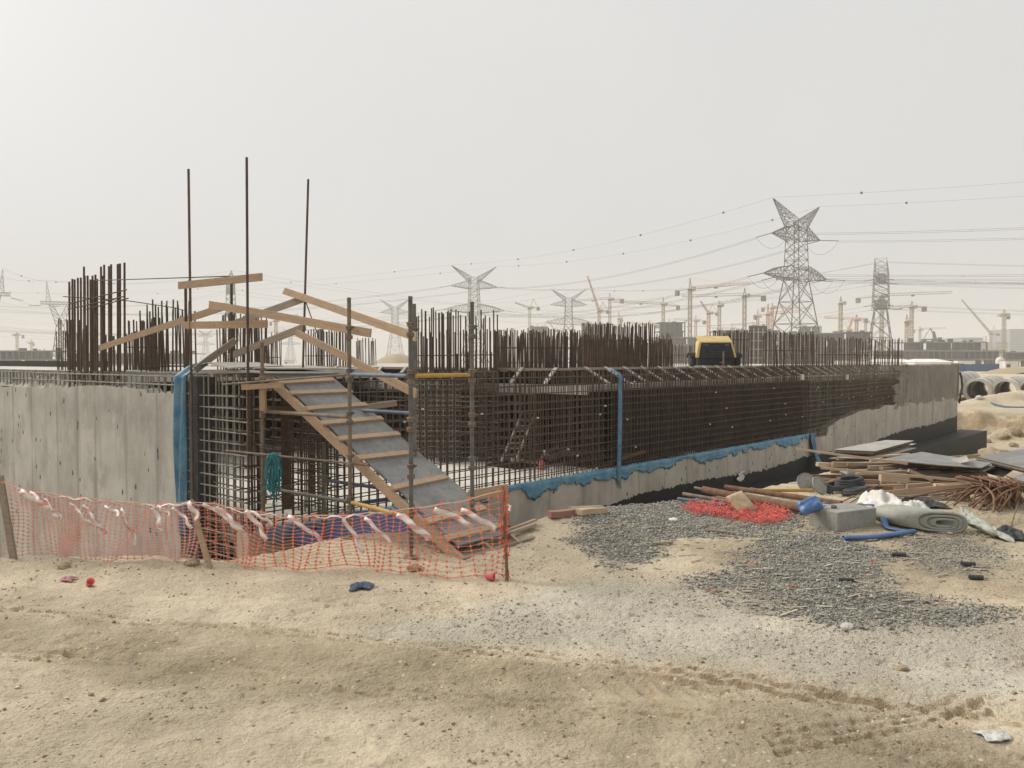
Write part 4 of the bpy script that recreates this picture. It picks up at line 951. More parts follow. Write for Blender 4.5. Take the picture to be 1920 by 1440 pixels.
# precast block
cb = gpt(1571, 998); e1 = Vector((.88, .47, 0)).normalized()*.70; e2 = Vector((-.47, .88, 0)).normalized()*.46; hb = .25
m = MB(); m.obox(cb+e1/2+e2/2+Vector((0, 0, hb/2-.01)), e1, e2, (0, 0, hb)); o = m.build("concrete_block", M_CONC); bv = o.modifiers.new("edge", 'BEVEL'); bv.width = .012; bv.segments = 2
tag(o, "grey precast concrete block on the gravel", "concrete block"); bt = cb.z+hb-.01
m = pillow(cb+e2*.75+e1*.05+Vector((-.12, -.02, hb-.03)), (.30, .10, .06), (-.04, .16, .10), .13, 14, 5, .6); tag(m.build("plastic_bag", M_BLUED, smooth=True), "bright blue plastic bag hanging over the left end of the concrete block", "bag")
m = MB(); m.lathe([(.0, 0), (.035, 0), (.037, .035), (.033, .035), (.03, .006), (0, .006)], (cb+e1*.28+e2*.5)+Vector((0, 0, hb-.009)), 16); tag(m.build("tin_lid", M_GALV, smooth=True), "small metal tin on top of the concrete block", "tin")
def flat_hose(label, pts, w, mat, h=.03):
    m = MB(); P = []; n = len(pts)
    for i in range(n):
        d = (pts[min(i+1, n-1)]-pts[max(i-1, 0)]).normalized(); s_ = Vector((-d.y, d.x, 0)).normalized(); P.append([pts[i]+s_*w/2*math.cos(a)+Vector((0, 0, 1))*(h/2*math.sin(a)+h/2) for a in [2*math.pi*k/12 for k in range(13)]])
    m.grid(P); o = m.build("layflat_hose", mat, smooth=True, thick=.003); tag(o, label, "hose", "blue layflat hoses"); return o
def crv(pts, n=6):
    out = []
    for i in range(len(pts)-1):
        p0, p1, p2, p3 = pts[max(i-1, 0)], pts[i], pts[i+1], pts[min(i+2, len(pts)-1)]
        for k in range(n):
            t = k/n; out.append(.5*((2*p1)+(p2-p0)*t+(2*p0-5*p1+4*p2-p3)*t*t+(3*p1-p0-3*p2+p3)*t**3))
    return out+[pts[-1]]
flat_hose("short blue hose lying flat in front of the concrete block, cut end to the left", crv([gpt(1582, 1014, .01), gpt(1620, 1013, .01), gpt(1665, 1009, .012), gpt(1714, 1002, .015)]), .085, M_BLUED, .05)
flat_hose("folded blue hose running out from behind the concrete block", crv([gpt(1652, 972, .10), gpt(1657, 983, .06), gpt(1664, 993, .02), gpt(1690, 998, .02), gpt(1708, 1001, .02)]), .08, M_BLUED, .02)
flat_hose("thin dark blue hose across the top of the block", crv([cb+e2*.8+e1*.15+Vector((0, 0, hb)), cb+e2*1.1+e1*.5+Vector((0, 0, hb-.0)), cb+e2*1.25+e1*.9+Vector((0, 0, hb-.06)), gpt(1655, 962, .1)]), .03, M_BLUED, .02)
# white cloths
def cloth(label, c, rx, ry, h, seed, mat=M_WHITE, n=26, name="white_cloth"):
    P = []
    for i in range(n+1):
        row = []
        for j in range(n+1):
            u, v = i/n*2-1, j/n*2-1; e = max(0, 1-(abs(u)**2.2+abs(v)**2.2)*.7); nz = fbm(np.array([u*1.6+seed]), np.array([v*1.6-seed]), 4, seed)[0]; nr = 1-abs(2*fbm(np.array([u*1.3-seed]), np.array([v*1.6]), 3, seed+2)[0]*2)
            sc = 1+.45*fbm(np.array([math.atan2(v, u+1e-6)*1.3+seed]), np.array([2.]), 2, seed)[0]*2
            x, y = c.x+u*rx*sc, c.y+v*ry*sc; row.append(Vector((x, y, gz(x, y)+.012+h*e*(.25+.55*max(0, nr)+.5*nz))))
        P.append(row)
    m = MB(); m.grid(P); o = m.build(name, mat, smooth=True, thick=.006); tag(o, label, "cloth"); return o
cloth("white crumpled cloth behind the right end of the concrete block", gpt(1650, 958), .30, .5, .36, 4)
cloth("smaller white cloth next to the felt roll", gpt(1706, 962), .26, .34, .24, 9)
cloth("tail of white cloth lying between block and felt roll", gpt(1668, 972), .12, .30, .16, 6)
cloth("dark rag behind the white cloths", gpt(1735, 948), .18, .3, .12, 13, M_RUBBER, name="dark_rag")
cloth("dark crumpled grey sack at the end of the felt strip", gpt(1893, 1010), .14, .2, .17, 17, M_RUBBER, name="grey_sack")
cloth("clear pale plastic bag flattened on the sand in the lower right", gpt(1866, 1384), .075, .06, .03, 21, simple("cloudy plastic", (.50, .52, .48), (.62, .62, .57), 14, .35, .5, spec=.5), name="plastic_bag")
cloth("crumpled dark blue cloth on the bare sand in front of the fence", gpt(679, 1104), .085, .075, .06, 24, simple("slate cloth", (.07, .09, .14), (.11, .13, .19), 9, .9, .4), name="blue_cloth")
cloth("faded pink paper scrap on the sand left of the red cup", gpt(127, 1088), .06, .06, .04, 27, simple("pink paper", (.55, .22, .24), (.50, .30, .29), 9, .9, .2), name="paper_scrap")
# felt roll: folded layers seen from the end
fc = gpt(1762, 1000, .0); m = MB(); path = []
ca = Vector((.94, -.20, 0)).normalized(); cb_ = Vector((-.55, .84, 0)).normalized(); up = Vector((0, 0, 1))
def st_(a, rx, rz): return (rx*math.copysign(abs(math.cos(a))**.62, math.cos(a)), rz*math.copysign(abs(math.sin(a))**.85, math.sin(a)))
for k in range(200):
    q = k/199; a = -math.pi*.5+q*2*math.pi*3.1; sh = 1-.78*q; x_, z_ = st_(a, .30*sh+.02, .125*sh+.006); path.append((x_+.07*q, z_+.137-.02*q))
P = []
th_ = []
for w_ in (-.0, .62):
    P.append([fc+ca*x_+cb_*w_*(1+.03*math.sin(i*.3))+up*z_ for i, (x_, z_) in enumerate(path)])
m.grid(P); fl = m.build("felt_roll", M_FELT, smooth=True, thick=.026); tag(fl, "thick roll of grey green felt folded flat on the ground", "felt roll")
P = []
for i in range(22):
    q = i/21; a = gpt(1806+88*q, 992+20*q, .07*(1-q)+.02); row = []
    for j in range(9):
        e = j/8-.5; row.append(a+Vector((.1*e, .36*e, .13*(1-q)*(e+.5)+.05*math.sin(j*1.9+q*5)*(1-.5*q))))
    P.append(row)
m = MB(); m.grid(P); tag(m.build("felt_strip", M_FELT, smooth=True, thick=.014), "loose strip of grey felt trailing right from the roll", "felt strip")
# grey discs, rubber hoses
for c_, n_, l_, rr in (((1513, 921), (.15, -.85, .5), "round grey lid standing tilted, left one of two", .165), ((1537, 926), (.5, -.75, .45), "round grey lid leaning beside the first, right one of two", .15)):
    p = gpt(*c_, .14); m = MB(); m.lathe([(.02, .012), (.6*rr, .012), (.93*rr, .0), (rr, .01), (rr, -.02), (.9*rr, -.025), (.02, -.01)], p, 28, n_); m.lathe([(.0, .013), (.028, .013)], p, 10, n_); o = m.build("round_lid", M_PLYL if 0 else M_CONC, smooth=True); tag(o, l_, "lid", "two grey lids")
for k, (cx, cy, rx, l_) in enumerate(((1570, 924, .20, "black rubber hose coil, lower one, left of the timber"), (1592, 920, .22, "black rubber hose coil lying on top, left of the timber"), (1603, 929, .17, "black rubber hose loop in front of the coils"))):
    m = MB(); c = gpt(cx, cy, .05+.06*(k == 1))
    for q in range(3 if k < 2 else 2):
        m.tube([c+Vector((rx*math.cos(a)*(1-.07*q), rx*.75*math.sin(a)*(1-.07*q), .035*q+.03*math.sin(a+k))) for a in [2*math.pi*i/28 for i in range(29)]], .032, 8)
    tag(m.build("rubber_hose", M_RUBBER, smooth=True), l_, "hose")
m = pillow(gpt(1588, 914, .2), (.16, .06, .0), (-.05, .2, .03), .09, 10, 8, .5); tag(m.build("dusty_rag", M_CONC, smooth=True), "dusty pale rag lying on the black rubber coils", "rag")
# ---- timber heap
def hd(y): return 13.0+(925-y)/85*2.3
HG = "boards in the timber heap"
def hb_(label, x0, y0, x1, y1, h=.05, th=.03, mat=M_PINE, d0=None, dd=.0, roll=0):
    d = d0 or hd((y0+y1)/2); board(label, pt(x0, y0, d-dd), pt(x1, y1, d+dd), h, th, mat, HG, roll)
hb_("longest thin pale batten across the top of the timber heap", 1492, 841, 1702, 870, .035, .03, d0=13.9, dd=-.5, mat=M_PINEL)
hb_("wide tan board under the grey ply sheet in the heap", 1560, 872, 1800, 873, .06, .04, dd=.3)
hb_("long pale batten running down to the rusty bar bundle", 1540, 877, 1862, 906, .035, .03, d0=12.7, dd=-.4, mat=M_PINEL)
hb_("short thick block of clean timber in the middle of the heap", 1650, 894, 1702, 897, .13, .09, d0=12.9, mat=M_PINEL)
hb_("long tapering board in front, rising to the right", 1640, 928, 1842, 909, .09, .03, d0=12.4, dd=-.2)
hb_("cut timber block at the right foot of the heap", 1788, 927, 1816, 929, .10, .08, d0=12.3)
hb_("small pale cube of timber in the front of the heap", 1752, 911, 1771, 913, .07, .07, d0=12.4, mat=M_PINEL)
hb_("broken short board with a dark side, right part of the heap", 1700, 912, 1745, 909, .07, .05, d0=12.5)
hb_("board jutting up at an angle in the heap", 1703, 882, 1748, 900, .05, .04, d0=13.2)
hb_("board end farthest left at the foot of the heap", 1500, 901, 1645, 902, .05, .045, d0=13.3)
hb_("dark edged plank low on the left of the heap", 1506, 893, 1650, 893, .045, .08, M_PINED, d0=13.6)
hb_("thin stick crossing the left foot of the heap", 1545, 905, 1576, 897, .025, .02, d0=13.0)
LL = ("clean pine board lying in the timber heap", "weathered board lying in the timber heap", "dark board lying in the timber heap")
for i in range(74):
    y = random.uniform(858, 924); x0 = random.uniform(1530, 1720)-(y-880)*.1; l = random.uniform(70, 240); sl = random.uniform(-.07, .11); k = random.choice((0, 0, 1, 1, 2))
    x1 = min(x0+l, 1850); hb_(LL[k], x0, y, x1, y+sl*(x1-x0), random.choice((.03, .05, .07)), random.choice((.03, .08)), (random.choice((M_PINE, M_PINEL)), M_PINEG, M_PINED)[k], d0=hd(y)+jit(.25), dd=jit(.4))
for i in range(14):
    y = random.uniform(912, 934); x0 = random.uniform(1560, 1740); l = random.uniform(40, 150); k = random.choice((0, 1, 1)); p = gpt(x0, y, .03); q = gpt(min(x0+l, 1850), y+random.uniform(-10, 8), .03)
    board(("clean pine board end lying flat in front of the heap", "weathered board lying flat in front of the heap")[k], p, q, .06, .025, (M_PINEL, M_PINEG)[k], "boards lying in front of the heap", 1.5)
# ---- ply sheets
def ply(label, px, z, mat, n=1, gap=.022, jx=6, edge=None):
    for i in range(n):
        j_ = [(jit(jx) if i else 0) for _ in range(2)]; P = [gp(x+j_[0], y+j_[1]*.3, z[k] if isinstance(z, (list, tuple)) else z) for k, (x, y) in enumerate(px)]
        P = [p-Vector((0, 0, gap*i)) for p in P]; m = MB(); m.prism([p-Vector((0, 0, .018)) for p in P], (0, 0, .018)); o = m.build("plywood_sheet", mat); bm = bmesh.new(); bm.from_mesh(o.data); bmesh.ops.recalc_face_normals(bm, faces=bm.faces); bm.to_mesh(o.data); bm.free()
        o.data.materials.append(M_PLYE)
        for f in o.data.polygons:
            if abs(f.normal.z) < .5: f.material_index = 1
        tag(o, label if i == 0 else label.replace("top ", "lower "), "plywood", "plywood sheets on the timber heap")
ply("top pale sheet of the small ply stack at the back left of the heap", [(1562, 843), (1641, 846), (1714, 826), (1660, 825)], .46, M_PLYL, 6, .03, 9)
ply("large grey ply sheet lying over the boards", [(1652, 861), (1728, 847), (1860, 868), (1840, 877), (1765, 872)], .40, M_PLYG, 1)
ply("grey sheet just under the large one", [(1690, 866), (1740, 853), (1866, 874), (1845, 884)], .34, M_PLYG, 1)
ply("top grey ply sheet of the tilted stack at the right edge", [(1832, 856), (1935, 839), (1985, 870), (1930, 880)], [.42, .50, .50, .42], M_PLYG, 3, .03, 4)
ply("pale board behind the tilted stack at the right edge", [(1888, 846), (1960, 825), (1990, 838), (1935, 842)], .46, M_PLYL, 1)
ply("dark brown ply sheet sloping under the tilted stack", [(1843, 884), (1868, 866), (1912, 872), (1880, 893)], [.24, .36, .36, .24], M_PLYD, 1)
ply("dark ply sheet at the right edge beside the rusty bars", [(1893, 896), (1935, 884), (1990, 900), (1940, 908)], [.30, .34, .34, .30], M_PLYG, 1)
ply("small pale ply offcut sticking up behind the large grey sheet", [(1782, 862), (1812, 854), (1818, 865), (1800, 868)], [.40, .50, .50, .40], M_PLYL, 1)
ply("black square ply offcut on the sand behind the white cloth", [(1683, 943), (1700, 930), (1725, 930), (1735, 943)], .02, M_PLYD, 1)
# ---- rusty bar offcuts
B = thing("rebar_bundle", "bundle of bent rusty bar offcuts at the right edge", "rebar bundle", gpt(1870, 950))
for i in range(100):
    a = pt(random.uniform(1835, 1912), random.uniform(903, 918), 11.9+jit(.35)); ex = random.gauss(1870, 42); ey = random.uniform(928, 964)-abs(ex-1870)*.12; b = gpt(min(ex, 1945), ey, .02)
    md = a.lerp(b, .5)+Vector((jit(.06), -.05+jit(.05), random.uniform(.02, .09))); m = MB(); m.tube(crv([a+Vector((jit(.25), .45, .02)), a, md, b], 4), random.uniform(.010, .016), 5); m.build("bent_bar", M_RUST2, B, smooth=True)
for (a, b, l_) in (((1766, 952), (1810, 930), "thin rusty bar leaning on the sand left of the bundle"), ((1895, 990), (1915, 940), "thin rusty bar standing in the sand at the right edge"), ((1572, 945), (1650, 925), "long rusty bar across the sand left of the white cloth"), ((1580, 952), (1640, 934), "second rusty bar left of the white cloth, closer")):
    tag(bar("steel_rod", None, gpt(*a, .01), gpt(*b, .14), .009, M_RUST2), l_, "rod")
# bricks by the wall
for (a, b, h_, mt, l_) in (((1030, 972), (1092, 966), .08, M_CLAY, "red clay block lying at the edge of the gravel"), ((1085, 968), (1132, 963), .07, M_CARD, "tan block behind the red one at the gravel edge"), ((1070, 963), (1130, 960), .06, M_PINEG, "grey timber piece behind the blocks at the gravel edge")):
    board(l_, gpt(*a, .05), gpt(*b, .05), h_, .12, mt, None, name="loose_block", cat="block")
# cups and small litter
def cup(label, px, py, axis, mat, r0=.024, r1=.035, h=.08):
    p = gpt(px, py, .028); m = MB(); m.lathe([(0, 0), (r0, 0), (r1, h), (r1+.003, h), (r1-.002, h-.002), (r0-.002, .004), (0, .004)], p-Vector(axis).normalized()*h*.5, 18, axis); o = m.build("paper_cup", mat, smooth=True); tag(o, label, "cup"); return o
cup("red paper cup lying on the sand with its pale mouth up right", 168, 1100, (.5, -.55, .55), M_RED)
cup("pink paper cup on its side at the foot of the steel stake", 919, 1088, (1, -.35, .05), simple("pink cup paper", (.72, .14, .16), (.66, .12, .14), 6, .6, 0))
def chunk(label, px, py, r_, mat, seed, flat=.6, name="stone", cat="stone", group=None):
    p = gpt(px, py, r_*flat*.4); bm = bmesh.new(); bmesh.ops.create_icosphere(bm, subdivisions=3, radius=1)
    for v in bm.verts:
        n_ = fbm(np.array([v.co.x*1.4+seed]), np.array([v.co.y*1.4+v.co.z*1.9]), 4, seed)[0]; v.co *= 1+.75*n_; v.co.z *= flat
        v.co = v.co*r_
    me = bpy.data.meshes.new(name); bm.to_mesh(me); bm.free(); me.materials.append(mat); o = bpy.data.objects.new(name, me); COL.objects.link(o); o.location = p; o.rotation_euler = (jit(.3), jit(.3), jit(3)); tag(o, label, cat, group)
M_SANDR = simple("sand lump", (.33, .26, .17), (.42, .34, .23), 9, .95, .5)
chunk("brown clod of sand at the fence foot near the left", 121, 1065, .07, M_SANDR, 3, name="sand_clod", cat="clod")
chunk("clod of sand under the pine stake", 360, 1060, .08, M_SANDR, 5, name="sand_clod", cat="clod")
chunk("clod of sand at the net in front of the ramp", 775, 1068, .08, M_SANDR, 8, name="sand_clod", cat="clod")
chunk("pale stone at the lower edge of the grey gravel", 1588, 1177, .045, M_CONCP, 9, .45)
chunk("scrub like dark clod on the pale ground right of centre", 1688, 1256, .05, M_SANDR, 12, .5, name="sand_clod", cat="clod")
chunk("white foam scrap on the gravel below the tubes", 1262, 976, .05, M_WHITE, 14, .4, name="foam_scrap", cat="scrap")
chunk("white scrap lying in front of the felt roll", 1780, 1000, .04, M_WHITE, 15, .35, name="foam_scrap", cat="scrap")
for i, (px, py, l_) in enumerate(((1587, 1092, "short black tube offcut on the grey gravel, nearest"), (1686, 1043, "short dark offcut half buried behind the nearest one"), (1830, 1086, "short black tube offcut near the right edge"), (1815, 1061, "dark offcut in the thin gravel at the right"))):
    a = gpt(px-13, py, .02); b = gpt(px+13, py+1, .02); m = MB(); m.pipe(a, b, .018, .024, 12); tag(m.build("tube_offcut", M_RUBBER), l_, "tube offcut")
board("flat splintered board on the gravel under the red netting", gpt(1325, 997, .02), gpt(1376, 1003, .02), .05, .02, M_PINE, None, 1.5)
board("thin batten lying on the sand right of the dark gravel patch", gpt(1222, 1023, .02), gpt(1262, 1020, .02), .03, .02, M_PINEG, None, 1.5)
for i, (px, py) in enumerate(((1488, 1102), (1412, 1057), (1330, 1110), (1636, 1055), (1770, 1130))):
    c = gpt(px, py, .008); m = MB()
    for _ in range(7): a = c+Vector((jit(.035), jit(.035), .003)); m.beam(a, a+Vector((jit(.04), jit(.03), .004)), .006, .003)
    tag(m.build("net_scrap", M_ORANGE), "small scrap of orange netting on the gravel", "scrap", "orange net scraps")
# ---- inside the pit: ladder and cone, stones on the bank
lad = thing("ladder", "pale ladder leaning under the dark slab edge, seen through the bars", "ladder", pt(960, 880, 17.2))
LA, LB = pt(940, 865, 17.0), pt(978, 778, 18.3); LX = Vector((.30, .12, 0))
for k in (0, 1): m = MB(); m.beam(LA+LX*k, LB+LX*k, .03, .06); m.build("rail", M_CEMBAR, lad)
for i in range(1, 8): q = LA.lerp(LB, i/8); m = MB(); m.tube([q, q+LX], .015, 6); m.build("rung", M_CEMBAR, lad)
p = pt(1015, 862, 17.6); m = MB(); m.lathe([(.0, .30), (.018, .30), (.06, .03), (.09, .03), (.09, 0), (0, 0)], (p.x, p.y, FLOOR+.001), 14); tag(m.build("marker_cone", M_RED, smooth=True), "small red marker on the floor seen through the bars", "cone")
p = pt(908, 853, 20); m = MB(); m.obox((p.x, p.y, FLOOR+.08), (.14, 0, 0), (0, .1, 0), (0, 0, .15)); m.tube([(p.x-.05, p.y, FLOOR+.16), (p.x, p.y, FLOOR+.22), (p.x+.05, p.y, FLOOR+.16)], .01, 5); tag(m.build("tool_box", M_ORANGE), "small orange box on the floor by the column cage", "box")
m = MB()  # dark ply panels added to tone down the bright floor under the slab edge
for k_, (px, py, d_) in enumerate(((985, 880, 18.5), (1040, 878, 19.2), (1095, 872, 19.5), (1125, 880, 18.6))):
    p = pt(px, py, d_); m = MB(); m.obox((p.x, p.y, FLOOR+.03), U*random.uniform(1.4, 2.2), V*random.uniform(.7, 1.2), (0, 0, .05)); tag(m.build("dark_floor_panel", M_PLYD), ("added dark panels that darken the floor by the ladder", "added dark panels that darken the floor, second pile from the ladder", "added dark panels that darken the floor deeper under the slab edge", "added dark panels that darken the floor nearest the upright blue strip")[k_], "plywood")
for k_ in range(16):  # timber clutter added for the same darkening of the floor
    p = pt(random.uniform(965, 1140), 870, random.uniform(17.6, 20)); q = p+U*jit(1.2)+V*jit(.8); board("brown timber added to darken the floor under the slab edge, behind the bars", (p.x, p.y, FLOOR+.09), (q.x, q.y, FLOOR+random.uniform(.09, .5)), .07, .05, random.choice((M_PINED, M_PINEG)), "timber added to darken the basement floor")
# ---- concrete pipes stacked far right
pipes = [(1775, 724, 1), (1831, 733, 1), (1884, 734, 1), (1934, 733, 1)]
for i, (px, py, _) in enumerate(pipes):
    d_ = 56; c = pt(px, py, d_); r1 = 23.5/F*d_; dr = Vector((.72, 1, 0)).normalized()
    for k in (0, 1, 2, 3):
        a = c+dr*(2.62*k)+Vector((.16 if k else 0, 0, .03*k)); m = MB(); m.pipe(a, a+dr*2.57, r1*.80, r1*(1.0 if k == 0 else .97), 36); o = m.build("concrete_pipe", M_CONCP, smooth=False)
        for f in o.data.polygons: f.use_smooth = abs(f.normal.dot(dr)) < .5
        tag(o, ("front", "second", "third", "rearmost")[k]+" concrete pipe of its row, "+("row leftmost and half hidden by the wall end", "second from the left, open end in full view", "third from the left beside the sand heap", "at the right edge of the photo, cut off")[i], "concrete pipe", "large concrete pipes lying side by side in rows")
wire("water_hose", "thick blue grey hose lying over the sand bank at the right", crv([pt(1840, 752, 51.5), pt(1858, 759, 50.0), pt(1880, 765, 49.0), pt(1905, 767, 48.6), pt(1935, 766, 48.6)]), .16, M_BLUEP, "hose", 9)
for i, (px, py, r_, l_) in enumerate(((1860, 866, .28, "grey boulder behind the ply sheets at the foot of the bank"), (1905, 812, .32, "big clod of sand on the bank, upper right"), (1880, 822, .26, "lump of sand in the middle of the bank"), (1850, 830, .22, "smaller lump low on the bank"), (1836, 748, .22, "pale stone by the mouth of the concrete pipe"), (1900, 838, .22, "lump of sand at the right edge over the ply"))):
    chunk(l_, px, py, r_, M_SANDR if i != 4 else M_CONCP, 31+i, .7, name="sand_lump" if i else "boulder", cat="lump")
# ================================================================== COMPRESSOR ON THE SLAB
def compressor():
    d = 25.0; c = pt(1341, 690, d); z0 = SLAB; k = d/F
    t = thing("air_compressor", "yellow trailer compressor with a black louvred front standing on the slab", "compressor", (c.x, c.y, z0))
    X = lambda px: (px-960)*k; Z = lambda py: EYE+(675-py)*k
    fb, ft, bk = c.y, c.y+.28, c.y+1.7
    def shell(x0b, x0t, x1t, x1b, zb, zt, y0, y0t, y1):
        return [Vector((x0b, y0, zb)), Vector((x0t, y0t, zt)), Vector((x1t, y0t, zt)), Vector((x1b, y0, zb))], y1
    zb, zt, zm = z0+.27, Z(629), Z(641)
    # hood: front arch in yellow round the grille, sloping front
    XD = lambda px, y: (px-960)/F*y
    F0 = [(X(1304), fb+.0, zb), (X(1312), fb+.12, zm), (XD(1303, fb+.6), fb+.6, zt), (XD(1365, fb+.6), fb+.6, zt), (X(1375), fb+.12, zm), (X(1381), fb+.0, zb)]
    Bk = [(XD(q, bk), bk, z_) for q, z_ in ((1303, zb), (1304, zm), (1307, zt-.1), (1361, zt-.1), (1366, zm), (1368, zb))]
    m = MB(); m.v = [tuple(p) for p in F0+Bk]; n = 6
    m.f = [(i, (i+1) % n, (i+1) % n+n, i+n) for i in range(n)]+[(5, 4, 3, 2, 1, 0), tuple(range(6, 12))]
    o = m.build("hood", M_YELC, t); bv = o.modifiers.new("edge", 'BEVEL'); bv.width = .012; bv.segments = 2
    gA = [(X(1310), fb-.014, zb+.0), (X(1316), fb+.107, zm-.03), (X(1371), fb+.107, zm-.03), (X(1376.5), fb-.014, zb+.0)]
    m = MB(); m.prism(gA, (0, -.03, 0)); gr = m.build("front_panel", M_BLACKP, t)
    for i in range(5):
        q = .28+.13*i; a = Vector(gA[0]).lerp(Vector(gA[1]), q)+Vector((.14, -.036, 0)); b = Vector(gA[3]).lerp(Vector(gA[2]), q)+Vector((-.14, -.036, 0)); m = MB(); m.beam(a, b, .02, .022); m.build("louvre", M_RUBBER, gr)
    # worn lettering too small to read: two short pale strips of marks
    for x0, n_ in ((1319.5, 7), (1360.5, 5)):
        m = MB(); q = .86
        for i in range(n_): p = Vector(gA[0]).lerp(Vector(gA[1]), q); m.obox((X(x0+i*1.5), p.y-.036, p.z), (.013, 0, 0), (0, .004, 0), (0, .004, .022+.008*(i % 2)))
        m.build("worn_lettering", M_CEMBAR, gr)
    m = MB(); m.obox(((X(1311)+X(1374))/2, fb+.35, z0+.15), (X(1376)-X(1309), 0, 0), (0, .62, 0), (0, 0, .25)); m.build("chassis", M_BLACKP, t)
    m = MB(); m.obox((X(1341)-.02, fb+.75, zt+.006), (.30, 0, 0), (0, .22, 0), (0, 0, .012)); m.build("lifting_hatch", M_YELC, t)
    for x, s_ in ((1297, -1), (1383, 1)):
        m = MB(); m.lathe([(.09, -.08), (.17, -.08), (.19, -.05), (.19, .05), (.17, .08), (.09, .08)], (X(x)+.12, fb+.55, z0+.19), 22, (1, 0, 0)); w_ = m.build("wheel", M_RUBBER, t, smooth=True)
        m = MB(); m.lathe([(0, -.05), (.095, -.06), (.095, .06), (0, .05)], (X(x)+.12, fb+.55, z0+.19), 16, (1, 0, 0)); m.build("rim", M_GALV, w_)
        m = MB(); m.grid([[Vector((X(x)+.12+q, fb+.55+.25*math.cos(a), z0+.19+.24*math.sin(a))) for a in [math.pi*(.12+.76*i/10) for i in range(11)]] for q in (-.11, .11)]); m.build("mudguard", M_BLACKP, t, thick=.015)
    m = MB(); m.tube([(X(1352), fb-.28, z0+.03), (X(1352), fb-.28, z0+.47)], .028, 8); m.tube([(X(1352), fb-.28, z0+.12), (X(1350), fb+.2, z0+.12)], .03, 8); m.obox((X(1352), fb-.28, z0+.012), (.14, 0, 0), (0, .14, 0), (0, 0, .02)); m.build("jockey_leg", M_SCRUST, t)
M_YELC = simple("compressor yellow", (.62, .46, .18), (.50, .37, .17), 5, .55, .15); M_BLACKP = simple("compressor black", (.018, .022, .024), (.03, .034, .036), 4, .6, .1)
compressor()
